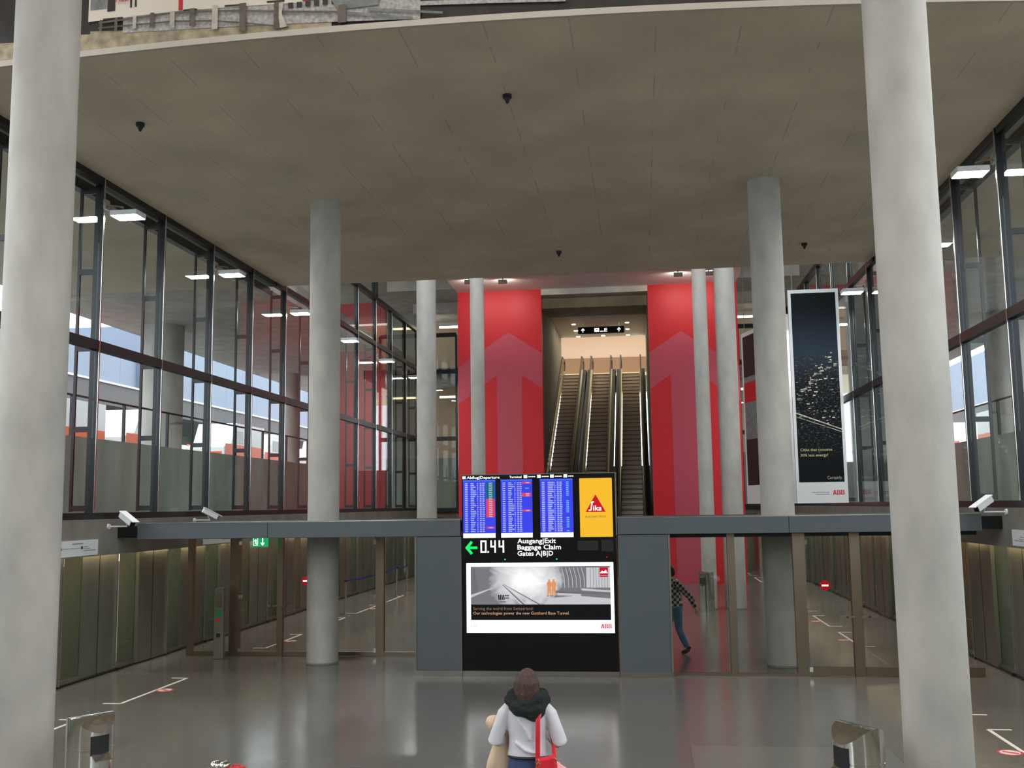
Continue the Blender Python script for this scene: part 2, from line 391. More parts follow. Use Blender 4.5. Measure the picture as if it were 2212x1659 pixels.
# ================================================================ THE SETTING
XG = 8.05             # glazing planes at X = -8.05 and +8.05
ZC = 9.25             # underside of the hall ceiling
def edge_y(x): return 12.49 + 0.0087*(max(-9, min(9, x))+0.8)**2

struct(MB().box(-8.2, 8.2, -8, 54, -0.3, 0.0, 'polished_floor').build('floor'))
# hall ceiling slab, front edge slightly bowed
xs = [-15.5 + 31*k/40 for k in range(41)]
b = MB(); lo = [(x, edge_y(x), ZC) for x in xs]; hi = [(x, edge_y(x), ZC+0.7) for x in xs]
lb = [(x, 27.3, ZC) for x in xs]; hb = [(x, 27.3, ZC+0.7) for x in xs]; n_ = len(xs)
b.add(lo+lb, [(k, n_+k, n_+k+1, k+1) for k in range(n_-1)], 'ceiling_concrete')
b.add(hi+hb, [(k, k+1, n_+k+1, n_+k) for k in range(n_-1)], 'concrete')
b.add(lo+hi, [(k, k+1, n_+k+1, n_+k) for k in range(n_-1)], 'concrete')
b.add(lb+hb, [(k, n_+k, n_+k+1, k+1) for k in range(n_-1)], 'concrete')
b.add([lo[0], lb[0], hb[0], hi[0], lo[-1], lb[-1], hb[-1], hi[-1]], [(0, 3, 2, 1), (4, 5, 6, 7)], 'concrete')
struct(b.build('ceiling'))
# ceiling over the near void, over the atrium behind the slab, plaster soffit in front of the red wall
struct(MB().box(-15.5, 15.5, -8, 13.4, 16.0, 16.4, 'concrete').build('ceiling_void'))
b = MB().box(-15.5, 15.5, 27.3, 50, 12.3, 12.7, 'concrete')
for y in (30.5, 35.5, 40.5, 45.4): b.box(-8.3, 8.3, y, y+0.45, 11.85, 12.3, 'concrete')
struct(b.build('ceiling_atrium'))
struct(MB().box(-5.19, 5.75, 35.8, 39.6, 11.5, 12.28, 'plaster').build('ceiling_soffit'))
# upper walls around the void and atrium
for s_, nm in ((-1, 'left'), (1, 'right')):
    struct(MB().box(s_*8.2, s_*8.5, -8, 12.4, 9.95, 16.0, 'concrete').build('wall_upper_'+nm))
struct(MB().box(-8.5, 8.5, -8.4, -8.0, -0.3, 16.4, 'concrete_dark').build('wall_back'))
struct(MB().box(-8.5, 8.5, 13.4, 13.7, 9.95, 16.4, 'concrete').build('wall_upper_front'))
struct(MB().box(-13, 13, 54.0, 54.3, -0.3, 5.0, 'concrete_dark').build('wall_front'))

# red wall: two wings beside the escalators, painted arrows
def wing(name, x0, x1, apex, sl, sr, z_ap, z_st, clip0, clip1):
    b = MB().box(x0, x1, 39.6, 40.0, 0, 11.5, 'red_paint')
    g = 0.66; y = 39.594
    zl = z_ap - g*(apex-clip0); zr = z_ap - g*(clip1-apex)
    head = [(apex, z_ap), (clip1, zr)]
    zu = lambda x: z_st - 0.72*(sl-x) if x < sl else z_st - 0.72*(x-sr)
    b.xz([(apex, z_ap), (clip1, zr), (clip1, zu(clip1)), (sr, z_st), (sr, 0.0), (sl, 0.0), (sl, z_st), (clip0, zu(clip0)), (clip0, zl)], y, 'arrow_paint')
    return struct(b.build(name))
wing('wall_red_left', -5.19, -1.84, -3.16, -3.64, -2.65, 9.82, 8.12, -5.19, -1.84)
wing('wall_red_right', 2.34, 5.75, 3.57, 3.14, 4.16, 9.64, 7.98, 2.34, 5.75)
struct(MB().box(-1.84, 2.34, 39.6, 40.0, 11.27, 11.5, 'concrete').build('trim_1'))
t = thing('recess_fill', (0.25, 40.1, 11.5), 'added unseen linear fill light on the back of the lintel over the escalators', 'fill light')  # added fill light, hidden behind the lintel, brightens the escalator recess
MB().box(-1.8, 2.3, 40.0, 40.08, 11.5, 11.56, 'white_paint').build('tray', t); MB().box(-1.75, 2.25, 40.02, 40.07, 11.56, 11.58, 'recess_fill').build('tube', t)
# recess for the escalators
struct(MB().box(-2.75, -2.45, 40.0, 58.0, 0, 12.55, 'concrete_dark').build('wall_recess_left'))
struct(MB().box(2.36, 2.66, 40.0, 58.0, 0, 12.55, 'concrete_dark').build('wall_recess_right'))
struct(MB().box(-2.75, 2.66, 40.0, 58.0, 12.55, 12.8, 'plaster').build('ceiling_recess'))
# upper arrival hall behind the escalators
struct(MB().box(-9, 9, 59.4, 70, 10.15, 10.45, 'cream_wall').build('floor_upper'))
b = MB().box(-9, 9, 69.0, 69.3, 10.45, 11.9, 'cream_wall').box(-9, 9, 68.9, 69.3, 11.9, 12.9, 'brown_panel').box(-9, 9, 69.0, 69.3, 12.9, 15.2, 'tan_wall')
struct(b.build('wall_upper_hall'))
struct(MB().box(-9, 9, 58.0, 70, 15.2, 15.5, 'plaster').build('ceiling_upper_hall'))
struct(MB().box(-9.3, -9, 58.0, 70, 10.15, 15.2, 'tan_wall').box(9, 9.3, 58.0, 70, 10.15, 15.2, 'tan_wall').build('wall_upper_hall_side'))

# ---- glazing: mullions with ladder fins, rails, panes
MY = [-2.4+2.5*k for k in range(20)]       # -2.4 ... 45.1
def glazing(sgn, name):
    root = sthing(name, (sgn*XG, 20, 2.95)); X = sgn*XG
    o = lambda d: X + sgn*d                 # outward offset
    for y in MY:
        top = 11.0 if y > 26.5 else ZC
        m = MB().box(o(-0.06), o(0.10), y-0.028, y+0.028, 2.98, top, 'black_metal').box(o(-0.075), o(-0.055), y-0.02, y+0.02, 2.98, top, 'bright_steel')
        m.build('mullion', root)
        f = MB().box(o(0.36), o(0.41), y-0.022, y+0.022, 3.0, min(top, 9.2), 'black_metal')
        for z in (3.06, 4.5, 6.0, 7.45, 9.0): f.box(o(0.10), o(0.36), y-0.02, y+0.02, z-0.05, z+0.05, 'black_metal')
        f.build('ladder_fin', root)
    y0, y1 = MY[0], MY[-1]
    MB().box(o(-0.07), o(0.07), y0, y1, 2.86, 2.98, 'black_metal').build('sill_rail', root)
    MB().box(o(-0.07), o(0.06), y0, y1, 5.96, 6.14, 'black_metal').build('mid_rail', root)
    MB().box(o(-0.05), o(0.10), y0, 26.8, 9.12, ZC, 'black_metal').build('head_rail', root)
    MB().box(o(-0.07), o(0.06), 26.8, y1, 9.14, 9.3, 'black_metal').build('upper_rail', root)
    MB().box(o(-0.09), o(0.09), 27.3, y1, 10.9, 11.06, 'black_metal').build('top_rail', root)
    MB().box(o(0.30), o(0.46), y0, 27.3, 9.0, 9.2, 'black_metal').build('blind_box', root)
    for i in range(len(MY)-1):
        a, c = MY[i]+0.03, MY[i+1]-0.03
        for (z0, z1) in ((2.98, 5.96), (6.14, 9.12)) + (((9.3, 10.9),) if a > 26.5 else ()):
            MB().box(o(-0.012), o(0.012), a, c, z0, z1, 'clear_glass').build('pane', root)
    return root
glazing(-1, 'window_1'); glazing(1, 'window_2')
def return_glazing(sgn, name, z_top):
    root = sthing(name, (sgn*7.1, 45.3, 2.8)); x0, x1 = sgn*8.0, sgn*6.27
    MB().box(x1-0.05, x1+0.05, 45.2, 45.4, 2.79, z_top, 'black_metal').build('mullion', root)
    for z in (2.86, 6.05, 9.1, z_top): MB().box(x0, x1, 45.22, 45.38, z-0.09, z+0.09, 'black_metal').build('rail', root)
    for z0, z1 in ((2.95, 5.96), (6.14, 9.01), (9.19, z_top-0.09)): MB().box(x0, x1, 45.29, 45.31, z0, z1, 'clear_glass').build('pane', root)
return_glazing(-1, 'window_3', 10.78); return_glazing(1, 'window_4', 10.72)
for sgn, nm in ((-1, 'left'), (1, 'right')):
    b = MB().box(sgn*8.2, sgn*5.4, 50.0, 50.3, 5.0, 12.3, 'tan_wall').box(sgn*8.2, sgn*5.4, 45.4, 50, 2.55, 2.78, 'concrete_dark').box(sgn*8.2, sgn*5.4, 45.6, 50, 8.9, 9.3, 'retaining_concrete')
    b.box(sgn*8.2, sgn*5.4, 49.9, 50.0, 2.8, 5.4, 'retaining_concrete')
    struct(b.build('wall_stair_'+nm))
    p = thing('steel_drum_base', (sgn*6.9, 45.7, 0), 'curved bright steel base under the %s corner glazing by the red wall' % nm, 'steel base', 'steel bases under the corner glazing')
    MB().cyl((sgn*6.9, 45.9, 0), (sgn*6.9, 45.9, 2.54), 0.65, 'bright_steel', 32).build('drum', p)
    MB().cyl((sgn*6.9, 45.9, 2.54), (sgn*6.9, 45.9, 2.55), 0.7, 'black_metal', 32).build('rim', p)
t = thing('twin_post', (-8.05, 37.6, 11.06), 'dark twin post rising from the left top rail to the concrete ceiling', 'post')
MB().box(-8.15, -8.07, 37.5, 37.7, 11.06, 12.3, 'black_metal').build('upright', t); MB().box(-8.03, -7.95, 37.5, 37.7, 11.06, 12.3, 'black_metal').build('upright', t)
t = thing('twin_post', (8.05, 30.1, 11.06), 'dark twin post rising from the right top rail above the tall city poster', 'post')
MB().box(8.15, 8.07, 30.0, 30.2, 11.06, 12.3, 'black_metal').build('upright', t); MB().box(8.03, 7.95, 30.0, 30.2, 11.06, 12.3, 'black_metal').build('upright', t)

# ---- platform edge walls below the glazing
def platform_wall(sgn, nm):
    X = sgn*8.1; root = sthing('wall_'+nm, (X, 20, 0)); o = lambda d: X + sgn*d
    P = 2.0; y = -6.4; k = 0
    while y < 45:
        d = 0.0 if k % 2 else 0.06
        m = MB().box(o(d), o(0.42), y, y+1.2, 0.03, 2.2, 'steel')
        m.box(o(d-0.03), o(d+0.06), y+1.2, y+1.235, 0.03, 2.2, 'bright_steel')
        m.box(o(d-0.004), o(d), y+0.585, y+0.60, 0.03, 2.2, 'black_metal')
        m.build('steel_panel', root)
        MB().box(o(0.07), o(0.085), y+1.235, y+P, 0.10, 2.2, 'door_glass').build('glass_door', root)
        MB().box(o(0.05), o(0.12), y+1.235, y+P, 0.0, 0.10, 'steel').build('door_rail', root)
        MB().box(o(-0.02), o(0.10), y+1.235, y+1.30, 0.0, 0.04, 'black_metal').build('door_shoe', root)
        y += P; k += 1
    MB().box(o(0.0), o(0.45), -6.4, 46, 0.001, 0.028, 'black_metal').build('threshold', root)
    struct(MB().box(o(-0.13), o(0.5), -7.9, 46, 2.26, 2.86, 'concrete_dark').box(o(-0.13), o(-0.10), -7.9, 46, 2.2, 2.26, 'concrete_dark').build('trim_fascia_'+nm))
    for j in range(12):
        a = -6 + 4.3*j
        MB().box(o(-0.08), o(-0.03), a, a+4.1, 2.235, 2.258, 'strip_light').build('strip_lamp', root)
    # guideway behind the doors
    g = MB().box(o(0.5), o(4.9), -7.9, 50, -1.2, -1.0, 'concrete_dark').box(o(2.6), o(2.8), -7.9, 50, -1.0, 2.4, 'retaining_concrete').box(o(0.5), o(2.8), -7.9, 50, 2.4, 2.6, 'concrete_dark')
    g.box(o(2.5), o(2.6), -7.9, 50, 1.72, 1.80, 'concrete')
    struct(g.build('wall_guideway_'+nm))
    struct(MB().box(o(2.52), o(2.6), -6, 49, 1.82, 2.12, 'tunnel_strip').box(o(1.2), o(1.35), -6, 49, 2.36, 2.4, 'tunnel_strip').build('trim_guideway_light_'+nm))
platform_wall(-1, 'left'); platform_wall(1, 'right')
for i, (y0, y1, z0, z1, mm, lb) in enumerate(((21.6, 23.4, 0.55, 1.7, 'poster_blue', 'dark blue poster behind the platform doors, nearer one'), (24.6, 26.2, 0.5, 1.7, 'poster_blue', 'dark blue poster behind the platform doors, farther one'))):
    p = thing('poster', (-10.6, (y0+y1)/2, z0), lb, 'poster', 'posters in the guideway')
    MB().box(-10.69, -10.66, y0, y1, z0, z1, mm).build('print', p); MB().box(-10.66, -10.65, y1-0.35, y1-0.05, z0+0.1, z0+0.7, 'poster_orange').build('figure', p)

# ---- outside: raised apron, retaining walls, facades
def outside(sgn, nm):
    o = lambda x: sgn*x
    struct(MB().box(o(13), o(13.4), -12, 80, -1.2, 5.0, 'retaining_concrete').build('wall_retaining_'+nm))
    struct(MB().box(o(13.4), o(70), -12, 110, 4.6, 4.98, 'asphalt').build('floor_apron_'+nm))
    struct(MB().box(o(8.6), o(16), 27.3, 80, 9.3, 9.95, 'concrete').build('ceiling_outside_'+nm))
    struct(MB().box(o(8.25), o(11.1), 40.0, 40.3, 2.7 if sgn < 0 else 9.7, 11.3, 'red_paint_outer').build('wall_red_outer_'+nm))
    struct(MB().box(o(8.3), o(13.4), 47.5, 47.8, 2.7, 12.3, 'retaining_concrete').build('wall_outer_end_'+nm))
    r = thing('railing', (o(13.2), 30, 5.0), 'thin dark railing on the retaining wall outside the %s glazing' % nm, 'railing')
    MB().box(o(13.17), o(13.23), 5, 60, 6.1, 6.15, 'black_metal').build('handrail', r)
    for k in range(20):
        y = 6+2.8*k; MB().box(o(13.16), o(13.24), y-0.03, y+0.03, 5.0, 6.1, 'black_metal').build('post', r)
    bd = thing('terminal_building', (o(30), 50, 4.98), 'blue grey clad terminal building seen through the %s glazing' % nm, 'building', None)
    MB().box(o(28), o(40), 58, 100, 10.3, 14.2, 'cladding').build('cladding', bd); MB().box(o(28.2), o(40), 20, 58, 10.3, 12.1 if sgn < 0 else 14.6, 'cladding').build('cladding', bd)
    MB().box(o(27.9), o(28.1), 30, 100, 10.22, 10.32, 'white_paint').build('drip_edge', bd)
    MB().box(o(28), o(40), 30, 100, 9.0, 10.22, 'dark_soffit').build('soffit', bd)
    for k in range(12): MB().box(o(33), o(33.3), 31+6*k, 31.5+6*k, 4.98, 9.0, 'white_paint').build('window_frame', bd)
    MB().box(o(34), o(34.1), 30, 100, 4.98, 9.0, 'door_glass').build('glazing', bd)
outside(-1, 'left'); outside(1, 'right')

# ================================================================ COLUMNS
def column(x, y, r, ztop, label, z0=0.0):
    t = thing('concrete_column', (x, y, z0), label, 'column', 'round concrete columns')
    MB().cyl((x, y, z0), (x, y, ztop), r, 'concrete_column', 64).build('shaft', t)
    MB().cyl((x, y, z0), (x, y, z0+0.03), r+0.006, 'concrete_dark', 64).build('base_joint', t)
column(-4.31, 9.78, 0.325, 16.0, 'thick concrete column at the near left beside the steel litter bin')
column(4.38, 9.55, 0.285, 16.0, 'thick concrete column at the near right beside the steel litter bin')
column(-4.41, 19.9, 0.31, ZC, 'concrete column in front of the left glass screen, through the canopy')
column(4.43, 19.9, 0.31, ZC, 'concrete column behind the right glass screen, beside the tall city poster')
column(-4.51, 30.35, 0.30, 12.3, 'far thick concrete column left of the red wall')
column(4.49, 30.35, 0.30, 12.3, 'far thick concrete column right of the red wall, under the downlit soffit')
column(-2.91, 30.2, 0.21, 12.3, 'slender concrete column before the left red wing')
column(3.75, 30.2, 0.21, 12.3, 'slender concrete column before the right red wing with a steel bin at its foot')
column(-14.3, 33.0, 0.7, 9.3, 'broad column outside seen through the left glazing above the retaining wall', 4.98)
column(-14.3, 46.0, 0.4, 9.3, 'farther outside column seen through the left glazing behind the gold reflections', 4.98)
column(14.3, 36.0, 0.6, 9.3, 'broad column outside seen through the right glazing', 4.98)

# ================================================================ FLOODLIGHTS
def flood(sgn, y, label):
    x = sgn*7.64; t = thing('floodlight', (x, y, 8.48), label, 'floodlight', 'floodlights on the glass walls')
    b = MB().box(x-0.27, x+0.27, y-0.20, y+0.20, 8.54, 8.64, 'white_paint'); b.build('housing', t, bevel=0.015)
    MB().add([(x-0.25, y-0.18, 8.535), (x-0.25, y+0.18, 8.535), (x+0.25, y+0.18, 8.535), (x+0.25, y-0.18, 8.535)], [(0, 1, 2, 3)], 'lamp_lens').build('lens', t)
    m = MB().tube([(x+sgn*0.1, y, 8.64), (x+sgn*0.1, y, 8.74), (sgn*7.98, y-0.2, 8.74)], 0.02, 'bright_steel', 8)
    m.box(sgn*7.94, sgn*7.99, y-0.28, y-0.12, 8.65, 8.83, 'bright_steel'); m.build('bracket', t)
for sgn, nm in ((-1, 'left'), (1, 'right')):
    for k in range(10):
        y = -2.15 + 5.0*k
        if k < 4: lb = 'floodlight high on the %s glass wall, %s before the near concrete column' % (nm, ORD[3-k])
        else: lb = 'lit floodlight high on the %s glass wall, %s beyond the near concrete column' % (nm, ORD[k-4])
        flood(sgn, y, lb)

# ================================================================ CANOPY, SCREENS, BOARD
YB = 18.4
t = thing('canopy', (0, 19.8, 2.46), 'long grey canopy beam spanning the hall above the glass screens', 'canopy')
for q0, q1 in ((-7.55, -1.38), (1.45, 7.62)): MB().box(q0, q1, YB, YB+0.12, 2.47, 2.765, 'canopy_grey').build('front_fascia', t, bevel=0.008)
MB().xy([(-7.5, YB+0.12), (-1.38, YB+0.12), (-1.38, YB+0.68), (1.45, YB+0.68), (1.45, YB+0.12), (7.57, YB+0.12), (7.57, 21.3), (-7.5, 21.3)], 2.60, 'canopy_grey', 0.15).build('roof_slab', t)
MB().box(-7.55, 7.62, 21.3, 21.4, 2.47, 2.765, 'canopy_grey').build('rear_fascia', t)
for q0, q1 in ((-7.55, -1.38), (1.45, 7.62)): MB().box(q0, q1, YB-0.005, YB+0.12, 2.757, 2.772, 'bright_steel').build('edge_trim', t)
m = MB()
for x in (4.42, -5.0): m.box(x-0.004, x+0.004, YB-0.003, YB+0.001, 2.47, 2.757, 'black_metal')
m.build('panel_joint', t)
for sgn in (-1, 1): MB().box(sgn*7.55, sgn*7.96, YB+0.05, YB+0.35, 2.5, 2.72, 'black_metal').build('end_bracket', t)

def screen(name, label, y, posts, x0, x1, rail_h, doors):
    t = thing(name, ((x0+x1)/2, y, 0), label, 'glass screen', None)
    for (x, w) in posts: MB().box(x-w/2, x+w/2, y-0.05, y+0.07, 0, 2.46, 'bronze_steel').build('post', t)
    xs_ = [x0] + [p[0] for p in posts] + [x1]; ws = [0] + [p[1] for p in posts] + [0]
    for i in range(len(xs_)-1):
        a = xs_[i]+ws[i]/2; c = xs_[i+1]-ws[i+1]/2
        if c-a < 0.05: continue
        h = rail_h[i] if isinstance(rail_h, (list, tuple)) else rail_h
        if i in doors:
            d = MB().box(a+0.01, c-0.01, y-0.006, y+0.006, h, 2.40, 'screen_glass').build('door_leaf', t)
            MB().box(a+0.01, c-0.01, y-0.03, y+0.03, 0.01, h, 'bronze_steel').build('door_rail', d)
            hx = c-0.10 if doors[i] > 0 else a+0.10
            m = MB().box(hx-0.13, hx+0.13, y-0.09, y-0.07, 1.00, 1.03, 'chrome').box(hx-0.02, hx+0.02, y-0.09, y+0.0, 1.005, 1.025, 'chrome'); m.build('door_handle', d)
            for z in (0.12, 1.2, 2.3):
                qx = a+0.015 if doors[i] > 0 else c-0.015
                MB().box(qx-0.03, qx+0.03, y-0.06, y+0.02, z-0.04, z+0.04, 'chrome').build('hinge', d)
        else:
            MB().box(a, c, y-0.006, y+0.006, h, 2.46, 'screen_glass').build('pane', t)
            MB().box(a, c, y-0.04, y+0.04, 0.0, h, 'bronze_steel').build('bottom_rail', t)
    MB().box(x0, x1, y-0.04, y+0.04, 2.40, 2.47, 'black_metal').build('head_rail', t)
    return t
screen('glass_screen', 'left steel and glass screen under the canopy, behind the concrete column', 20.8, [(-7.55, 0.12), (-6.58, 0.21), (-5.6, 0.12), (-3.48, 0.17)], -7.6, -2.22, 0.09, {2: 1, 3: -1})
screen('glass_screen', 'right steel and glass screen under the canopy, with chrome hinges', 18.7, [(3.43, 0.13), (4.6, 0.21), (5.55, 0.17), (6.9, 0.12)], 2.37, 7.6, [0.05, 0.05, 0.16, 0.16, 0.16], {2: 1, 3: -1})
for (x, y, z, lb) in ((-5.05, 20.77, 1.52, 'round red no entry disc on the left glass screen beside the column'), (5.02, 18.66, 1.55, 'round red no entry disc on the right glass door')):
    s_ = MB().cyl((x, y, z), (x, y-0.012, z), 0.085, 'no_entry_red', 28, smooth=False).box(x-0.055, x+0.055, y-0.016, y-0.012, z-0.014, z+0.014, 'sign_white').build('no_entry_sign')
    tag(s_, lb, 'sign', 'no entry discs')

# side panels of the information wall
for (x0, x1, nm) in ((-2.22, -1.36, 'left'), (1.45, 2.36, 'right')):
    t = thing('partition_panel', ((x0+x1)/2, YB+0.3, 0), 'plain blue grey partition panel %s of the information board' % nm, 'partition panel', None)
    MB().box(x0, x1, YB, YB+0.7, 0.10, 2.46, 'grey_panel').build('panel', t, bevel=0.006)
    MB().box(x0, x1, YB-0.004, YB+0.7, 0.0, 0.10, 'bright_steel').build('kick_plate', t)
    MB().box((x1-0.03) if nm == 'right' else x0, x1 if nm == 'right' else x0+0.03, YB-0.012, YB, 0.1, 2.46, 'steel').build('edge_trim', t)

# the information board
t = thing('information_board', (0.03, YB+0.3, 0), 'black airport information board with flight screens and a lit poster below', 'information board')
MB().box(-1.35, 1.42, YB, YB+0.65, 0.10, 3.56, 'black_gloss').build('cabinet', t, bevel=0.01)
MB().box(-1.35, 1.42, YB-0.01, YB+0.65, 0.0, 0.10, 'bright_steel').build('kick_plate', t)
MB().box(-1.37, 1.44, YB-0.01, YB+0.66, 3.56, 3.575, 'steel').box(1.42, 1.44, YB-0.01, YB+0.3, 2.46, 3.56, 'steel').build('rim', t)
UX, UZ = (1, 0, 0), (0, 0, 1)
yf = YB - 0.03
# header strip
h = MB().box(-1.34, 1.41, yf+0.01, YB, 3.485, 3.555, 'black_gloss')
yy = yf+0.008
h.rect(-1.33, -1.27, 3.495, 3.545, yy, 'sign_white').text('Abflug|Departure', (-1.25, yy, 3.497), UX, UZ, 'sign_white', w=0.60, h=0.048, bold=0.012)
h.text('Terminal', (-0.47, yy, 3.50), UX, UZ, 'sign_white', w=0.22, h=0.04, bold=0.012)
for k, x in enumerate((-0.21, 0.035, 0.27, 0.51)):
    h.rect(x, x+0.065, 3.495, 3.55, yy, 'sign_white')
    for j in range(4 if k < 3 else 3): h.rect(x+0.085+0.033*j, x+0.11+0.033*j, 3.51, 3.527, yy, 'sign_white')
h.build('header_strip', t)
def flight_screen(x0, x1, z0, z1, kind):
    b = MB().box(x0, x1, yf, YB, z0, z1, 'screen_blue'); w = x1-x0; y = yf-0.002
    b.rect(x0, x1, z1-0.03, z1, y, 'screen_blue_light'); b.rect(x0, x1, z0, z0+0.085, y, 'screen_white')
    n = 27; zt = z1-0.045; st = (zt-(z0+0.10))/n
    rnd = random.Random(kind*7+1)
    for i in range(n):
        z = zt-st*(i+1); hh = st*0.52
        def dash(a, c, mm='screen_text'): b.rect(x0+w*a, x0+w*c, z+st*0.2, z+st*0.2+hh, y-0.001, mm)
        dash(0.06, 0.15); L = rnd.uniform(0.08, 0.19); dash(0.24, 0.24+L)
        dash(0.44, 0.46+0.02*rnd.random()); dash(0.52, 0.58); dash(0.60, 0.66+0.02*rnd.random())
        if kind == 0:
            mm = 'screen_green' if i < 9 else 'screen_red' if i < 19 else None
            if i == 24: mm = 'screen_red'
            if mm: b.rect(x0+w*0.72, x1-w*0.02, z, z+st, y-0.0005, mm); dash(0.80, 0.91, 'screen_text')
        elif kind == 1:
            if i in (0, 6, 7, 15): b.rect(x0+w*0.68, x1-w*0.03, z, z+st, y-0.0005, 'screen_red'); dash(0.80, 0.91, 'screen_text')
            if i == 3: dash(0.78, 0.90, 'screen_cyan')
        elif rnd.random() < 0.85: dash(0.80, 0.88, 'screen_cyan')
    return b.build('flight_screen', t)
flight_screen(-1.32, -0.73, 2.435, 3.475, 0); flight_screen(-0.63, -0.06, 2.435, 3.475, 1); flight_screen(0.08, 0.67, 2.435, 3.475, 2)
b = MB().box(0.79, 1.37, yf, YB, 2.435, 3.475, 'screen_yellow'); y = yf-0.002
b.xz([(0.895, 2.875), (1.25, 2.875), (1.073, 3.185)], y, 'logo_red')
b.xz([(0.945, 2.895), (0.985, 2.895), (1.003, 2.91), (1.022, 3.04), (1.045, 3.045), (1.048, 3.06), (1.022, 3.066), (0.998, 3.05), (0.983, 2.925), (0.972, 2.914), (0.948, 2.914)], y-0.002, 'sign_white')
b.text('ika', (1.028, y-0.002, 2.90), UX, (0.06, 0, 1), 'sign_white', w=0.15, h=0.095, bold=0.012)
b.text('BUILDING TRUST', (0.89, y-0.002, 2.775), UX, UZ, 'brown_panel', w=0.37, h=0.034, bold=0.01)
b.build('yellow_advertisement', t)
# direction strip
b = MB().box(-1.34, 1.41, yf+0.01, YB, 2.10, 2.43, 'black_gloss'); y = yf+0.007
b.xz([(-1.29, 2.262), (-1.185, 2.385), (-1.145, 2.355), (-1.205, 2.285), (-1.065, 2.285), (-1.065, 2.238), (-1.205, 2.238), (-1.145, 2.168), (-1.185, 2.138)], y, 'sign_green')
def seg(x, z, w, h, on, m='sign_white', k=0.028):
    S = {'t': (x, x+w, z+h-k, z+h), 'm': (x, x+w, z+h/2-k/2, z+h/2+k/2), 'b': (x, x+w, z, z+k), 'ul': (x, x+k, z+h/2, z+h), 'ur': (x+w-k, x+w, z+h/2, z+h), 'll': (x, x+k, z, z+h/2), 'lr': (x+w-k, x+w, z, z+h/2)}
    for q in on: b.rect(*S[q], y, m)
seg(-1.01, 2.17, 0.11, 0.22, ('t', 'b', 'ul', 'ur', 'll', 'lr')); b.rect(-0.885, -0.855, 2.17, 2.20, y, 'sign_white')
for x in (-0.83, -0.68): seg(x, 2.17, 0.10, 0.22, ('ul', 'ur', 'm', 'lr'))
b.text('Ausgang|Exit', (-0.34, y, 2.335), UX, UZ, 'sign_white', w=0.69, h=0.085, bold=0.012)
b.text('Baggage Claim', (-0.34, y, 2.225), UX, UZ, 'sign_white', w=0.78, h=0.085, bold=0.015)
b.text('Gates A|B|D', (-0.34, y, 2.115), UX, UZ, 'sign_white', w=0.64, h=0.085, bold=0.012)
b.box(0.74, 1.10, y, YB, 2.20, 2.37, 'black_matt').box(1.16, 1.37, y, YB, 2.18, 2.38, 'black_matt')
b.build('direction_strip', t)
for x, mm in ((-0.57, 'led_green'), (0.36, 'led_green'), (1.25, 'led_red')):
    MB().ball((x, YB-0.004, 2.05 if x < 1 else 2.08), 0.012, 0.008, 0.012, mm, 10, 6).build('indicator_light', t)
# lit poster
b = MB().box(-1.27, 1.36, yf, YB, 0.765, 1.99, 'ad_white'); y = yf-0.002
b.rect(-1.19, 1.30, 1.26, 1.925, y, 'tunnel_print'); b.rect(-1.19, 1.30, 0.99, 1.26, y, 'ad_black')
y -= 0.001
b.xz([(-1.19, 1.925), (-1.12, 1.925), (-1.05, 1.50), (-1.19, 1.42)], y, 'ad_dark'); b.xz([(-1.19, 1.38), (-0.8, 1.54), (-0.78, 1.56), (-1.19, 1.43)], y-0.001, 'ad_mid')
for xa, xb_ in ((-0.30, -0.18), (-0.05, 0.08)): b.xz([(-0.62, 1.62), (-0.60, 1.62), (xb_, 1.26), (xa, 1.26)], y, 'ad_mid')
b.xz([(-0.62, 1.60), (-0.605, 1.60), (-0.22, 1.26), (-0.26, 1.26)], y-0.001, 'ad_dark'); b.xz([(-0.61, 1.62), (-0.60, 1.62), (0.06, 1.26), (0.02, 1.26)], y-0.001, 'ad_dark')
b.xz([(0.12, 1.26), (0.2, 1.37), (0.72, 1.41), (1.30, 1.36), (1.30, 1.26)], y, 'ad_mid')
b.xz([(0.32, 1.50), (1.30, 1.46), (1.30, 1.43), (0.32, 1.46)], y-0.001, 'ad_dark'); b.xz([(0.36, 1.46), (0.78, 1.44), (0.78, 1.40), (0.36, 1.42)], y-0.002, 'ad_mid')
b.xz([(0.78, 1.54), (1.30, 1.50), (1.30, 1.47), (0.80, 1.50)], y-0.002, 'ad_mid'); b.rect(0.88, 1.30, 1.55, 1.90, y, 'ad_mid')
for k in range(7): b.rect(0.95+0.05*k, 0.956+0.05*k, 1.55, 1.90, y-0.001, 'ad_dark')
for k in range(8):       # curved tunnel ribs
    a = 0.30+0.07*k
    b.xz([(a, 1.90), (a+0.01, 1.90), (a+0.055, 1.72), (a+0.06, 1.55), (a+0.05, 1.55), (a+0.045, 1.72)], y-0.0005, 'ad_mid')
for x in (0.22, 0.30):    # two workers
    b.xz([(x-0.035, 1.41), (x-0.015, 1.41), (x, 1.50), (x+0.015, 1.41), (x+0.035, 1.41), (x+0.032, 1.55), (x+0.045, 1.62), (x+0.025, 1.66), (x-0.025, 1.66), (x-0.045, 1.62), (x-0.032, 1.55)], y-0.003, 'ad_orange')
    b.rect(x-0.016, x+0.016, 1.66, 1.70, y-0.003, 'ad_orange'); b.rect(x-0.045, x-0.008, 1.40, 1.415, y-0.004, 'ad_dark'); b.rect(x+0.008, x+0.045, 1.40, 1.415, y-0.004, 'ad_dark')
for k in range(4): b.xz([(-0.70+0.03*k, 1.43), (-0.68+0.03*k, 1.43), (-0.67+0.03*k, 1.34), (-0.69+0.03*k, 1.34)], y-0.003, 'ad_black')
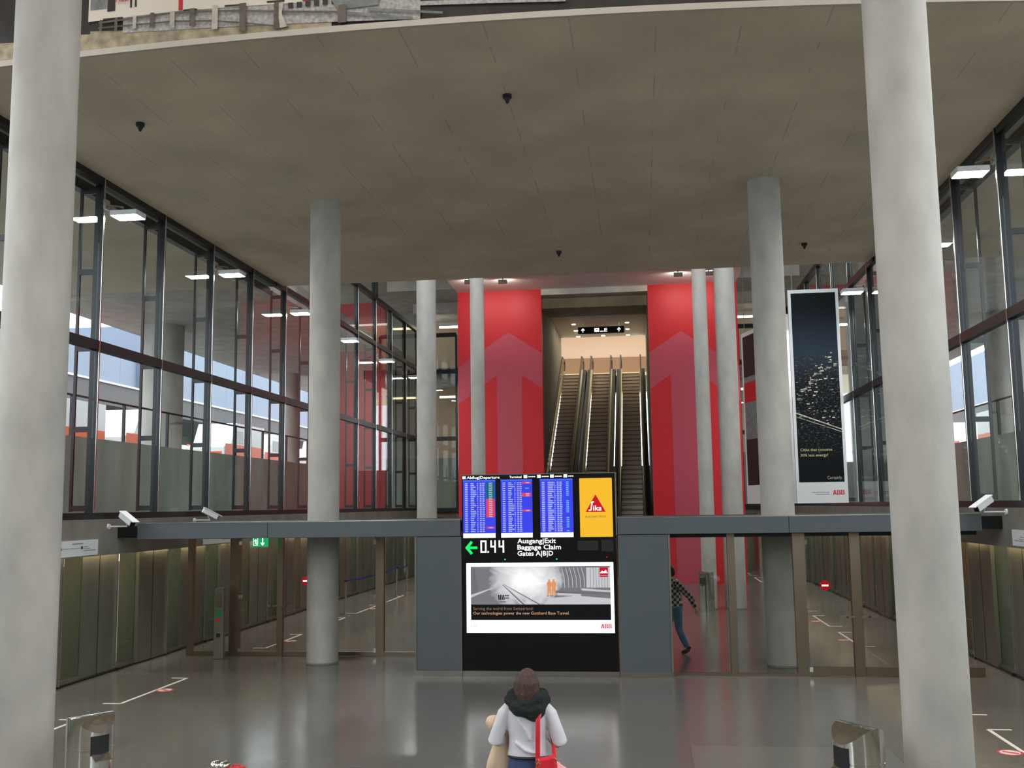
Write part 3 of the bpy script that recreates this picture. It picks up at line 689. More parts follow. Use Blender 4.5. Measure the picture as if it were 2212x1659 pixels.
b.rect(-0.58, -0.50, 1.40, 1.43, y-0.003, 'ad_dark').rect(-0.58, -0.50, 1.36, 1.385, y-0.003, 'ad_dark').rect(-0.67, -0.56, 1.30, 1.32, y-0.003, 'ad_dark')
b.rect(1.115, 1.265, 1.765, 1.90, y-0.003, 'ad_red'); b.xz([(1.12, 1.80), (1.16, 1.845), (1.19, 1.825), (1.225, 1.86), (1.26, 1.80)], y-0.004, 'sign_white'); b.rect(1.115, 1.265, 1.735, 1.757, y-0.003, 'ad_red')
b.text('Serving the world from Switzerland:', (-1.15, y-0.002, 1.165), UX, UZ, 'ad_grey_text', w=1.08, h=0.052, bold=0.0)
b.text('Our technologies power the new Gotthard Base Tunnel.', (-1.15, y-0.002, 1.085), UX, UZ, 'ad_tan_text', w=1.72, h=0.052, bold=0.0)
b.text('125', (-1.19, y, 0.87), UX, UZ, 'ad_mid', w=0.11, h=0.055)
def abb(b, x, z, y, w, h, m, back='white_paint'):
    lw = w/3.15; g = 0.075*lw
    def poly(k, P, mm, lift=0.0): b.xz([(x+k*(lw+g)+p[0]*lw, z+p[1]*h) for p in P], y-lift, mm)
    poly(0, [(0, 0), (0.33, 1), (0.67, 1), (1, 0), (0.70, 0), (0.62, 0.24), (0.38, 0.24), (0.30, 0)], m)
    poly(0, [(0.44, 0.42), (0.56, 0.42), (0.5, 0.64)], back, 0.001)
    for k in (1, 2):
        poly(k, [(0, 0), (0.70, 0), (0.90, 0.08), (0.98, 0.26), (0.90, 0.45), (0.80, 0.52), (0.90, 0.62), (0.93, 0.78), (0.84, 0.94), (0.66, 1), (0, 1)], m)
        poly(k, [(0.30, 0.17), (0.62, 0.17), (0.62, 0.40), (0.30, 0.40)], back, 0.001); poly(k, [(0.30, 0.62), (0.58, 0.62), (0.58, 0.83), (0.30, 0.83)], back, 0.001)
        poly(k, [(0.47, 0), (0.52, 0), (0.52, 1), (0.47, 1)], back, 0.0015)
    b.rect(x, x+w, z+h*0.485, z+h*0.525, y-0.0015, back)
abb(b, 1.12, 0.845, y-0.002, 0.19, 0.075, 'ad_red', 'ad_white')
b.build('lit_poster', t)

# ================================================================ SIGNS AND SMALL DEVICES
def track_sign(X, y0, y1, z0, z1, label, sgn):
    t = thing('route_sign', (X, (y0+y1)/2, z0), label, 'sign', 'white route signs'); f = X - sgn*0.02
    MB().box(X, f, y0, y1, z0, z1, 'white_paint').build('plate', t)
    w = y1-y0; m = MB(); g = f - sgn*0.002
    def q(a, c, d, e, mm): m.box(f, g, y0+w*a, y0+w*c, z0+(z1-z0)*d, z0+(z1-z0)*e, mm)
    q(0.12, 0.62, 0.50, 0.53, 'grey_text'); q(0.14, 0.17, 0.42, 0.60, 'black_text'); q(0.60, 0.64, 0.44, 0.62, 'black_text'); q(0.04, 0.10, 0.46, 0.52, 'grey_text')
    q(0.40, 0.64, 0.76, 0.82, 'grey_text'); q(0.66, 0.76, 0.55, 0.59, 'grey_text'); q(0.66, 0.80, 0.42, 0.46, 'grey_text'); q(0.66, 0.94, 0.31, 0.35, 'grey_text')
    m.build('route_diagram', t)
track_sign(-7.97, 16.3, 17.73, 2.225, 2.50, 'white route sign on the left fascia nearest the camera', -1)
track_sign(-7.97, 22.3, 23.85, 2.225, 2.50, 'white route sign on the left fascia half hidden behind the canopy', -1)
track_sign(7.97, 16.5, 17.98, 2.24, 2.50, 'white route sign on the right fascia at the photo edge', 1)

t = thing('exit_sign', (-5.86, 20.2, 2.24), 'green lit emergency exit sign hanging under the canopy at left', 'sign')
MB().box(-6.02, -5.70, 20.27, 20.33, 2.24, 2.46, 'exit_green').build('box', t)
m = MB(); y = 20.266
m.rect(-5.81, -5.79, 2.30, 2.42, y, 'sign_white').xz([(-5.80, 2.265), (-5.845, 2.32), (-5.83, 2.33), (-5.80, 2.295), (-5.77, 2.33), (-5.755, 2.32)], y, 'sign_white')
m.rect(-6.0, -5.90, 2.27, 2.44, y, 'sign_white').rect(-5.99, -5.91, 2.28, 2.43, y-0.001, 'exit_green')
m.xz([(-5.97, 2.29), (-5.955, 2.34), (-5.98, 2.36), (-5.95, 2.40), (-5.925, 2.38), (-5.935, 2.34), (-5.92, 2.30), (-5.93, 2.29), (-5.95, 2.32)], y-0.002, 'sign_white')
m.build('pictogram', t)
MB().box(-5.87, -5.85, 20.29, 20.31, 2.46, 2.60, 'black_metal').build('hanger', t)

def cctv(loc, heading, arm_to, label):
    t = thing('security_camera', loc, label, 'security camera', 'white security cameras'); M = Matrix.Rotation(heading, 3, 'Z') @ Matrix.Rotation(math.radians(28), 3, 'X'); c = Vector(loc)
    MB().obox(c, (0.12, 0.36, 0.11), M, 'white_paint').build('housing', t, bevel=0.012)
    MB().obox(c + M @ Vector((0, -0.03, 0.062)), (0.15, 0.44, 0.015), M, 'white_paint').build('sun_hood', t)
    MB().obox(c + M @ Vector((0, -0.183, -0.005)), (0.10, 0.012, 0.09), M, 'black_gloss').build('front_glass', t)
    a = Vector(arm_to)
    MB().tube([c + M @ Vector((0, 0.03, -0.06)), c + Vector((0, 0, -0.14)), (a.x, c.y, c.z-0.14)], 0.014, 'white_paint', 8).build('arm', t)
    MB().cyl((a.x, c.y, c.z-0.14), (a.x + (0.03 if a.x > 0 else -0.03), c.y, c.z-0.14), 0.05, 'white_paint', 16).build('wall_plate', t)
cctv((-7.60, 18.1, 2.86), 1.15, (-7.94, 0, 0), 'white security camera at the left end of the canopy, in front of it')
cctv((-7.60, 21.8, 2.92), 2.2, (-7.94, 0, 0), 'white security camera peeking over the canopy top at left')
cctv((7.60, 18.2, 2.93), -1.1, (7.94, 0, 0), 'white security camera at the right end of the canopy')

for (x, y, lb) in ((-6.01, 15.1, 'small black ceiling sensor at the left near the big photo panel'), (0.02, 14.9, 'small black ceiling sensor in the middle of the near ceiling'), (0.03, 24.7, 'small black ceiling sensor above the escalators'), (5.99, 25.0, 'small black ceiling sensor at the far right of the ceiling')):
    t = thing('ceiling_sensor', (x, y, ZC), lb, 'sensor', 'ceiling sensors')
    MB().cyl((x, y, ZC), (x, y, ZC-0.05), 0.07, 'black_matt', 20).build('collar', t); MB().cyl((x, y, ZC-0.05), (x, y, ZC-0.14), 0.055, 'black_matt', 20, 0.015).build('cone', t)
for (x, y, lb) in ((-4.3, 37.1, 'small grey spotlight under the pale soffit, leftmost'), (-3.05, 37.3, 'small grey spotlight under the pale soffit, second from left'), (3.45, 37.3, 'small grey spotlight under the pale soffit, third from left'), (4.55, 37.3, 'small grey spotlight under the pale soffit, rightmost')):
    t = thing('soffit_spotlight', (x, y, 11.5), lb, 'spotlight', 'soffit spotlights')
    MB().yz([(y-0.1, 11.28), (y+0.02, 11.28), (y+0.1, 11.42), (y-0.1, 11.42)], x-0.16, x+0.16, 'steel').build('housing', t); MB().cyl((x, y, 11.42), (x, y, 11.5), 0.02, 'steel', 8).build('stem', t)
    MB().add([(x-0.14, y+0.032, 11.29), (x+0.14, y+0.032, 11.29), (x+0.14, y+0.102, 11.412), (x-0.14, y+0.102, 11.412)], [(0, 3, 2, 1)], 'spot_lens').build('lens', t)

# hanging sign and downlights over the escalators
t = thing('hanging_sign', (0.03, 53.0, 12.55), 'black hanging sign with two up arrows and a letter E over the escalators', 'sign')
MB().box(-1.18, 1.23, 53.0, 53.12, 11.92, 12.27, 'black_matt').build('box', t)
m = MB(); y = 52.996
for x in (-0.92, 0.96): m.xz([(x, 12.21), (x-0.10, 12.10), (x-0.07, 12.07), (x-0.022, 12.12), (x-0.022, 11.98), (x+0.022, 11.98), (x+0.022, 12.12), (x+0.07, 12.07), (x+0.10, 12.10)], y, 'sign_white')
m.rect(-0.32, -0.07, 12.0, 12.20, y, 'sign_white').xz([(-0.27, 12.07), (-0.20, 12.15), (-0.12, 12.16), (-0.16, 12.11), (-0.22, 12.10)], y-0.002, 'black_matt')
m.rect(-0.02, 0.17, 12.0, 12.04, y, 'sign_white').text('E', (0.20, y, 12.0), UX, UZ, 'sign_white', w=0.15, h=0.19, bold=0.012)
m.build('lettering', t)
for x in (-0.9, 0.95): MB().cyl((x, 53.06, 12.27), (x, 53.06, 12.55), 0.015, 'steel', 8).build('hanger', t)
for i, (x, y) in enumerate(((-1.44, 53.6), (-1.44, 55.6), (-1.44, 57.6), (-0.03, 57.6), (1.38, 57.6), (1.38, 55.6), (1.38, 53.6))):
    lb = ('left row, ' if x < -1 else 'right row, ' if x > 1 else 'between the rows, ') + ('nearest', 'middle', 'farthest')[[53.6, 55.6, 57.6].index(y)]
    t = thing('downlight', (x, y, 12.55), 'round warm downlight above the escalators, ' + lb, 'downlight', 'downlights above the escalators')
    MB().cyl((x, y, 12.55), (x, y, 12.535), 0.13, 'white_paint', 24).build('trim_ring', t); MB().cyl((x, y, 12.535), (x, y, 12.53), 0.10, 'downlight_lens', 24).build('lens', t)
for i, x in enumerate((-5.0, 0.0, 5.0)):
    t = thing('light_panel', (x, 63, 15.2), 'warm ceiling light panel in the upper hall, %s' % ('left', 'middle', 'right')[i], 'ceiling light', 'upper hall lights')
    MB().box(x-1.5, x+1.5, 60.5, 66, 15.14, 15.2, 'hall_light').build('diffuser', t)
for i, (x, y) in enumerate(((-4.5, 3.0), (4.5, 3.0), (-4.5, 8.5), (4.5, 8.5))):
    t = thing('light_panel', (x, y, 16.0), 'added unseen fill light panel high over the void above the camera, %s' % ('rear left', 'rear right', 'front left', 'front right')[i], 'ceiling light', 'added void fill lights')  # added fill panels out of view, brightening the railway panel and near columns
    MB().box(x-1.3, x+1.3, y-0.5, y+0.5, 15.93, 16.0, 'void_fill').build('diffuser', t)
for sgn, nm in ((-1, 'left'), (1, 'right')):
    t = thing('wall_lamp', (sgn*6.9, 48, 7.0), 'warm lamp glowing behind the %s corner glazing' % nm, 'lamp', 'lamps behind the corner glazing')
    MB().box(sgn*6.2, sgn*7.6, 48.0, 48.15, 8.2, 8.28, 'warm_light').build('tube', t); MB().box(sgn*6.2, sgn*7.6, 47.98, 48.17, 8.28, 8.33, 'white_paint').build('cover', t)
    t = thing('wall_lamp', (sgn*6.9, 48, 11.4), 'warm lamp high behind the %s corner glazing' % nm, 'lamp', 'lamps behind the corner glazing')
    MB().box(sgn*6.2, sgn*7.6, 48.0, 48.15, 11.6, 11.68, 'warm_light').build('tube', t); MB().box(sgn*6.2, sgn*7.6, 47.98, 48.17, 11.68, 11.85, 'white_paint').build('cover', t)

# ================================================================ ESCALATORS
SL = math.tan(math.radians(30)); Y0 = 40.3; ZT = 10.45; YT = Y0 + ZT/SL
def escalator(xc, label):
    t = thing('escalator', (xc, Y0-0.6, 0), label, 'escalator', 'escalators between the red walls')
    hw = 0.465; run = 0.4; rise = run*SL; n = int((YT-Y0)/run)
    for k in range(n+1):
        y = Y0 + run*k; z = rise*(k+1)
        if z > ZT+0.05: break
        m = MB().box(xc-hw, xc+hw, y+0.02, y+run+0.05, z-0.05, z, 'step_metal')
        m.box(xc-hw, xc+hw, y+0.03, y+0.07, z-rise+0.03, z-0.05, 'step_metal'); m.box(xc-hw, xc+hw, y+0.035, y+0.07, z-rise, z-rise+0.03, 'step_dark'); m.box(xc-hw, xc+hw, y+0.012, y+0.03, z-0.05, z-0.025, 'step_dark')
        m.build('step', t)
    MB().box(xc-hw, xc+hw, Y0-1.6, Y0+0.02, 0.0, 0.02, 'bright_steel').build('comb_plate', t)
    MB().box(xc-0.8, xc+0.8, YT, 59.45, ZT-0.1, ZT+0.005, 'bright_steel').build('landing_plate', t)
    for s_ in (-1, 1):
        xi = xc + s_*0.50; xo = xc + s_*0.80; xm = xc + s_*0.56
        prof = [(Y0-0.9, 0.0), (Y0-0.9, 0.28), (Y0, 0.28), (YT, ZT+0.28), (59.4, ZT+0.28), (59.4, ZT-0.6), (YT, ZT-0.6), (Y0+0.4, 0.0)]
        MB().yz(prof, min(xi, xc+s_*0.62), max(xi, xc+s_*0.62), 'escalator_steel').build('skirt', t)
        dk = [(Y0-0.9, 0.0), (Y0-0.9, 0.26), (Y0, 0.26), (YT, ZT+0.26), (59.4, ZT+0.26), (59.4, ZT-0.6), (YT, ZT-0.6), (Y0+0.4, 0.0)]
        MB().yz(dk, min(xc+s_*0.62, xo), max(xc+s_*0.62, xo), 'step_dark').build('deck', t)
        gp = [(Y0-0.9, 0.28), (Y0-0.9, 0.95), (Y0-0.2, 0.98), (YT-0.2, ZT+0.98), (59.9, ZT+0.98), (59.9, ZT+0.28), (YT, ZT+0.28), (Y0, 0.28)]
        MB().yz(gp, xm-0.006, xm+0.006, 'balustrade_glass').build('balustrade', t)
        rail = [(xm, Y0-0.9, 0.5), (xm, Y0-1.25, 0.62), (xm, Y0-1.3, 0.85), (xm, Y0-1.05, 1.0), (xm, Y0-0.2, 1.02), (xm, YT-0.2, ZT+1.02), (xm, 59.8, ZT+1.03), (xm, 60.15, ZT+0.9), (xm, 60.1, ZT+0.6), (xm, 59.7, ZT+0.45)]
        MB().tube(rail, 0.04, 'rubber', 10).build('handrail', t)
        MB().tube([(p[0], p[1], p[2]-0.05) for p in rail[3:7]], 0.018, 'gold', 8).build('handrail_guide', t)
escalator(-1.86, 'left escalator rising between the red walls')
escalator(-0.19, 'middle escalator rising between the red walls')
escalator(1.48, 'right escalator rising between the red walls')
struct(MB().box(-2.44, 2.36, 58.6, 59.4, 9.4, 10.34, 'concrete_dark').build('trim_landing'))

# ================================================================ BIG PRINTS
# railway photograph on the slab edge
root = thing('railway_photo_panel', (-0.8, 12.49, ZC), 'huge railway photograph panel mounted above the edge of the concrete ceiling', 'photo panel')
xs = [-8+16*k/48 for k in range(49)]
def strip(b, z0, z1, off, m, x0=-8, x1=8, th=0.0):
    X = [x for x in xs if x0 < x < x1]; X = [x0]+X+[x1]; A = [(x, edge_y(x)-off, z0) for x in X]; B = [(x, edge_y(x)-off, z1) for x in X]; n = len(X)
    b.add(A+B, [(k, k+1, n+k+1, n+k) for k in range(n-1)], m)
    if th:
        A2 = [(p[0], p[1]+th, p[2]) for p in A]; B2 = [(p[0], p[1]+th, p[2]) for p in B]
        b.add(A+A2, [(k, n+k, n+k+1, k+1) for k in range(n-1)], m); b.add(B+B2, [(k, k+1, n+k+1, n+k) for k in range(n-1)], m); b.add(A2+B2, [(k, n+k, n+k+1, k+1) for k in range(n-1)], m)
b = MB(); strip(b, ZC-0.01, ZC+0.075, 0.05, 'border_paint', th=0.05); b.build('white_border', root)
def ph(b, pts, m, lay):
    n = len(pts); a = sum(pts[i][0]*pts[(i+1) % n][1] - pts[(i+1) % n][0]*pts[i][1] for i in range(n))
    if a < 0: pts = pts[::-1]
    b.add([(p[0], edge_y(p[0])-0.03-0.006*lay, p[1]) for p in pts], [tuple(range(n))], m)
b = MB(); strip(b, ZC+0.07, 13.2, 0.02, 'print_dark', th=0.02)
for k in range(12):
    x0 = -8+0.5*k; ph(b, [(x0, ZC+0.07), (x0+0.5, ZC+0.07), (x0+0.5, 9.56), (x0, 9.60)], 'print_grass', 1)
for k in range(10):
    x0 = -5.0+0.42*k; zt = lambda x: 9.76-0.028*max(0, x+4); ph(b, [(x0, 9.52-0.045*(x0+5)), (x0+0.42, 9.52-0.045*(x0+5.42)), (x0+0.42, zt(x0+0.42)), (x0, zt(x0))], 'print_ballast', 2)
for k in range(5):
    x0 = -1.4+0.5*k; ph(b, [(x0, 9.60-0.02*k), (x0+0.5, 9.58-0.02*k), (x0+0.5, 9.52-0.02*k), (x0, 9.54-0.02*k)], 'print_ballast', 2)
for k in range(8):
    x0 = -5.53+0.392*k; ph(b, [(x0, 9.735+0.003*k if k < 4 else 9.75-0.012*(k-3)), (x0+0.392, 9.738+0.003*k if k < 4 else 9.75-0.012*(k-2)), (x0+0.392, 13.0), (x0, 13.0)], 'print_white', 3)
ph(b, [(-5.50, 9.90), (-5.25, 9.90), (-5.25, 11.0), (-5.50, 11.0)], 'print_grey', 4); ph(b, [(-5.24, 9.85), (-5.12, 9.85), (-5.12, 11.0), (-5.24, 11.0)], 'print_dark', 4)
for x in (-4.88, -4.81): ph(b, [(x-0.015, 9.87), (x+0.015, 9.87), (x+0.015, 11), (x-0.015, 11)], 'print_dark', 4)
ph(b, [(-4.17, 9.75), (-4.11, 9.75), (-4.11, 13), (-4.17, 13)], 'print_red', 4)
ph(b, [(-2.40, 9.71), (-1.95, 9.72), (-1.95, 13), (-2.40, 13)], 'print_red', 4)
ph(b, [(-2.03, 9.73), (-1.91, 9.54), (-1.36, 9.56), (-1.32, 9.78), (-2.0, 9.9)], 'print_grey', 5)
for x0, x1 in ((-5.3, -5.0), (-4.1, -3.9), (-3.5, -3.25), (-2.9, -2.65)): ph(b, [(x0, 9.755), (x1, 9.75), (x1, 9.725), (x0, 9.73)], 'print_dark', 4)
for k in range(6): ph(b, [(-2.6+0.12*k, 9.70), (-2.53+0.12*k, 9.70), (-2.53+0.12*k, 9.62), (-2.6+0.12*k, 9.63)], 'print_dark', 4)
# fence: rails and posts
R = [(-5.36, 9.71), (-4.25, 9.73), (-3.66, 9.70), (-3.23, 9.66), (-2.73, 9.60), (-1.91, 9.52)]
for (p, q) in zip(R[:-1], R[1:]): ph(b, [(p[0], p[1]), (q[0], q[1]), (q[0], q[1]-0.028), (p[0], p[1]-0.028)], 'print_wood', 6)
R = [(-5.36, 9.63), (-4.25, 9.61), (-3.66, 9.555), (-3.25, 9.49), (-2.58, 9.36)]
for (p, q) in zip(R[:-1], R[1:]): ph(b, [(p[0], p[1]), (q[0], q[1]), (q[0], q[1]-0.022), (p[0], p[1]-0.022)], 'print_wood', 6)
for k, (x, z0, z1) in enumerate([(-5.32, 9.57, 9.73), (-5.09, 9.55, 9.74), (-4.81, 9.55, 9.74), (-4.55, 9.54, 9.75), (-4.25, 9.5, 9.74), (-3.96, 9.5, 9.75), (-3.63, 9.42, 9.76), (-3.23, 9.35, 9.75), (-2.74, 9.345, 9.72), (-1.85, 9.35, 9.60)]):
    w = 0.018+0.004*k; ph(b, [(x-w, z0), (x+w, z0), (x+w, z1), (x-w, z1)], 'print_light_wood' if k in (2, 4, 6) else 'print_wood', 7)
ph(b, [(-2.70, 9.345), (-2.60, 9.36), (-2.68, 9.55), (-2.66, 9.70), (-2.72, 9.70), (-2.72, 9.5)], 'print_light_wood', 8)
for (xa, za, xb_, zb) in ((-1.78, 9.50, -0.9, 9.36), (-1.5, 9.53, -0.5, 9.40)): ph(b, [(xa, za), (xb_, zb), (xb_, zb-0.03), (xa, za-0.04)], 'print_grey', 6)
b.text('ABB', (-5.10, edge_y(-5.1)-0.075, 9.965), (1, edge_y(-4.1)-edge_y(-5.1), 0), UZ, 'print_red', w=0.19, h=0.09, bold=0.012)
b.build('photograph', root)

# tall city poster and the angled poster behind it
t = thing('hanging_poster', (7.2, 31.3, 2.96), 'tall black night city poster in a white frame beside the right glazing', 'poster')
yb = 31.3
MB().box(6.46, 7.94, yb, yb+0.12, 2.96, 9.39, 'white_paint').build('frame', t)
b = MB().box(6.545, 7.85, yb-0.006, yb+0.004, 3.58, 9.28, 'night_city_print')
b.xz([(6.545, 5.62), (7.85, 5.12), (7.85, 5.15), (6.545, 5.66)], yb-0.009, 'city_street'); b.xz([(6.545, 5.52), (7.85, 5.05), (7.85, 5.065), (6.545, 5.54)], yb-0.009, 'city_street')
for k in range(90):       # bright avenue climbing to the right and scattered light rows
    if k < 60: q = random.random(); x = 6.56+1.2*q; z = 6.05+1.3*q+random.gauss(0, 0.10)
    else: z = 5.3+2.4*random.random(); x = 6.56+1.1*random.random()
    w = 0.03+0.08*random.random(); b.rect(x, min(7.84, x+w), z, z+0.016+0.02*random.random(), yb-0.008, 'city_street')
b.text('Cities that consume', (6.62, yb-0.008, 4.50), UX, UZ, 'print_olive', w=0.92, h=0.085, bold=0.01)
b.text('30% less energy?', (6.62, yb-0.008, 4.34), UX, UZ, 'print_olive', w=0.80, h=0.085, bold=0.01)
b.text('Certainly.', (7.80, yb-0.008, 3.66), UX, UZ, 'print_light_wood', w=0.44, h=0.10, align='RIGHT')
b.build('print', t)
b = MB(); abb(b, 7.50, 3.20, yb-0.004, 0.34, 0.14, 'red_text'); b.rect(6.9, 7.40, 3.27, 3.285, yb-0.003, 'grey_text').rect(7.0, 7.40, 3.21, 3.225, yb-0.003, 'grey_text'); b.build('footer', t)
for x in (6.6, 7.8): MB().cyl((x, yb+0.06, 9.39), (x, yb+0.06, 12.3), 0.012, 'steel', 8).build('suspension_cable', t)
t = thing('hanging_poster', (6.2, 35.0, 2.96), 'narrow angled poster half hidden behind the right concrete column', 'poster')
p0 = Vector((5.70, 37.0)); p1 = Vector((6.75, 33.2)); d = (p1-p0).normalized(); nrm = Vector((d.y, -d.x)); L = (p1-p0).length
def ang(b, a, c, z0, z1, m, off, th):
    A = p0+d*a+nrm*off*-1; B = p0+d*c+nrm*off*-1; A2 = A+nrm*th; B2 = B+nrm*th
    P = [(A.x, A.y, z0), (B.x, B.y, z0), (B2.x, B2.y, z0), (A2.x, A2.y, z0)]; Q = [(p[0], p[1], z1) for p in P]
    b.add(P+Q, [(0, 3, 2, 1), (4, 5, 6, 7), (0, 1, 5, 4), (1, 2, 6, 5), (2, 3, 7, 6), (3, 0, 4, 7)], m)
b = MB(); ang(b, 0, L, 2.96, 9.0, 'white_paint', 0, 0.12); b.build('frame', t)
b = MB(); ang(b, 0.15, L-0.15, 3.6, 8.85, 'print_dark', -0.121, 0.004); ang(b, 0.15, L-0.15, 5.2, 7.4, 'print_grey', -0.1255, 0.002); ang(b, 0.15, L-0.15, 6.5, 7.2, 'print_red', -0.128, 0.002); b.build('print', t)
for q in (0.2, L-0.2): MB().cyl((*(p0+d*q+nrm*0.06), 9.0), (*(p0+d*q+nrm*0.06), 12.3), 0.012, 'steel', 8).build('suspension_cable', t)

# ================================================================ FLOOR MARKINGS
def bracket(sgn, y0, y1, label):
    x = sgn*6.32; xo = sgn*6.61; b = MB()
    b.xy([(x-0.025, y0), (x+0.025, y0), (x+0.025, y1), (x-0.025, y1)], 0.0, 'white_tape', 0.003)
    for y in (y0, y1): b.xy([(x, y-0.025), (xo, y-0.025), (xo, y+0.025), (x, y+0.025)], 0.0, 'white_tape', 0.003)
    tag(b.build('floor_marking'), label, 'floor marking', 'white boarding brackets on the floor')
def sticker(x, y, label):
    t = thing('floor_sticker', (x, y, 0), label, 'floor sticker', 'round red and white floor stickers')
    MB().cyl((x, y, 0), (x, y, 0.003), 0.15, 'sticker_red', 32, smooth=False).build('disc', t)
    MB().cyl((x, y, 0.003), (x, y, 0.0045), 0.115, 'sticker_white', 32, smooth=False).build('field', t)
    MB().xy([(x-0.09, y+0.02), (x+0.06, y-0.09), (x+0.09, y-0.04), (x-0.06, y+0.07)], 0.0045, 'sticker_red', 0.001).build('pictogram', t)
for i, (a, c) in enumerate(((12.0, 14.4), (15.63, 18.02), (21.93, 24.3), (25.5, 27.95), (29.1, 31.56), (32.6, 35.0))):
    bracket(-1, a, c, 'white bracket line on the left floor by the platform doors, %s from the camera' % ORD[i])
for i, (a, c) in enumerate(((12.1, 14.53), (15.5, 17.9), (22.45, 24.86), (26.04, 28.45), (29.6, 32.0), (33.2, 35.6), (36.8, 39.2), (40.4, 42.8), (44.0, 46.4))):
    bracket(1, a, c, 'white bracket line on the right floor by the platform doors, %s from the camera' % ORD[i])
for i, y in enumerate((16.82, 23.07, 30.42)): sticker(-6.16, y, 'round red and white sticker on the left floor, %s from the camera' % ORD[i])
for i, y in enumerate((13.25, 23.47, 27.13, 34.4)): sticker(6.16, y, 'round red and white sticker on the right floor, %s from the camera' % ORD[i])

# ================================================================ BINS, POSTS
def bin_(x, y, rz, label, s=1.0):
    t = thing('litter_bin', (x, y, 0), label, 'litter bin', 'stainless steel litter bins'); r = 0.215
    M = Matrix.Rotation(rz, 3, 'Z'); c = Vector((x, y, 0))
    MB().lathe((x, y, 0), [(r-0.015, 0.0), (r-0.015, 0.03), (r, 0.03), (r, 0.80), (r-0.006, 0.803), (r-0.006, 0.812), (r, 0.815), (r, 0.94)], 'chrome', 48).build('body', t)
    # barrel vaulted hood: the arch runs across the opening direction (local -Y)
    n = 48; b = MB(); H = lambda px: 0.955 + 0.145*(1-(px/r)**2)
    A = []; B = []
    for k in range(n):
        a = 2*PI*k/n; px, py = r*math.cos(a), r*math.sin(a); A.append(c + M @ Vector((px, py, 0.94))); B.append(c + M @ Vector((px, py, H(py))))
    b.add(A+B, [(k, (k+1) % n, n+(k+1) % n, n+k) for k in range(n)], 'chrome', True)
    rings = [B]
    for q in (0.75, 0.5, 0.25):
        rings.append([c + M @ Vector((q*r*math.cos(2*PI*k/n), q*r*math.sin(2*PI*k/n), H(q*r*math.sin(2*PI*k/n)))) for k in range(n)])
    for R1, R2 in zip(rings[:-1], rings[1:]): b.add(R1+R2, [(k, (k+1) % n, n+(k+1) % n, n+k) for k in range(n)], 'chrome', True)
    b.add(rings[-1]+[c+Vector((0, 0, H(0)))], [(k, (k+1) % n, n) for k in range(n)], 'chrome', True)
    b.build('hood', t)
    m = MB(); AA = [-0.42+0.84*k/8 for k in range(9)]; ro = r+0.004
    F = [c + M @ Vector((ro*math.sin(a), -ro*math.cos(a), z)) for z in (0.76, 0.935) for a in AA]; G = [c + M @ Vector(((r-0.01)*math.sin(a), -(r-0.01)*math.cos(a), z)) for z in (0.76, 0.935) for a in AA]
    m.add(F, [(k, k+1, 10+k, 9+k) for k in range(8)], 'black_matt'); m.add(F+G, [(0, 9, 27, 18), (8, 26, 35, 17)]+[(k, 18+k, 19+k, k+1) for k in range(8)]+[(9+k, 10+k, 28+k, 27+k) for k in range(8)], 'black_matt'); m.build('opening', t)
    m = MB().obox(c + M @ Vector((0, -r-0.03, 0.745)), (0.16, 0.10, 0.012), M @ Matrix.Rotation(0.5, 3, 'X'), 'chrome'); m.build('ash_lip', t)
bin_(-3.33, 9.38, 0.95, 'stainless litter bin beside the near left column')
bin_(3.67, 9.35, -0.98, 'stainless litter bin beside the near right column')
bin_(3.62, 29.5, -0.6, 'small far stainless litter bin at the foot of the slender right column')

t = thing('chrome_post', (-2.45, 10.35, 0), 'small chrome post with a rounded twin cap at the bottom edge of the photo', 'post')
MB().cyl((-2.45, 10.35, 0), (-2.45, 10.35, 0.40), 0.075, 'chrome', 24).build('tube', t)
MB().ball((-2.49, 10.35, 0.42), 0.065, 0.09, 0.045, 'chrome').build('cap', t); MB().ball((-2.40, 10.35, 0.42), 0.06, 0.09, 0.04, 'chrome').build('cap', t)
MB().box(-2.47, -2.44, 10.27, 10.30, 0.28, 0.38, 'black_matt').build('slot', t)
t = thing('red_case', (-2.27, 10.35, 0), 'small red case standing beside the chrome post at the bottom edge', 'case')
MB().box(-2.35, -2.20, 10.28, 10.42, 0, 0.40, 'red_leather').build('body', t, bevel=0.02); MB().tube([(-2.32, 10.35, 0.39), (-2.31, 10.35, 0.42), (-2.24, 10.35, 0.42), (-2.23, 10.35, 0.39)], 0.008, 'red_leather', 8).build('handle', t)
t = thing('red_case', (-5.26, 10.9, 0), 'red and white case at the bottom left corner by the near column', 'case')
MB().box(-5.42, -5.20, 10.8, 11.0, 0, 0.33, 'red_leather').build('body', t, bevel=0.03); MB().box(-5.30, -5.21, 10.79, 10.8, 0.18, 0.24, 'white_paint').build('label_patch', t)

t = thing('control_post', (-6.72, 20.35, 0), 'slim steel door control post before the left glass screen with green and red stickers', 'post')
MB().box(-6.82, -6.62, 20.3, 20.42, 0, 1.42, 'steel').build('housing', t, bevel=0.01); MB().box(-6.79, -6.66, 20.295, 20.3, 1.02, 1.30, 'bronze_steel').build('intercom_plate', t)
MB().box(-6.77, -6.66, 20.296, 20.3, 0.84, 0.97, 'green_sign_paint').build('green_sticker', t); MB().box(-6.77, -6.69, 20.295, 20.3, 0.74, 0.82, 'sticker_red').build('red_sticker', t)
MB().box(-6.76, -6.68, 20.294, 20.3, 0.43, 0.51, 'black_matt').build('key_switch', t)

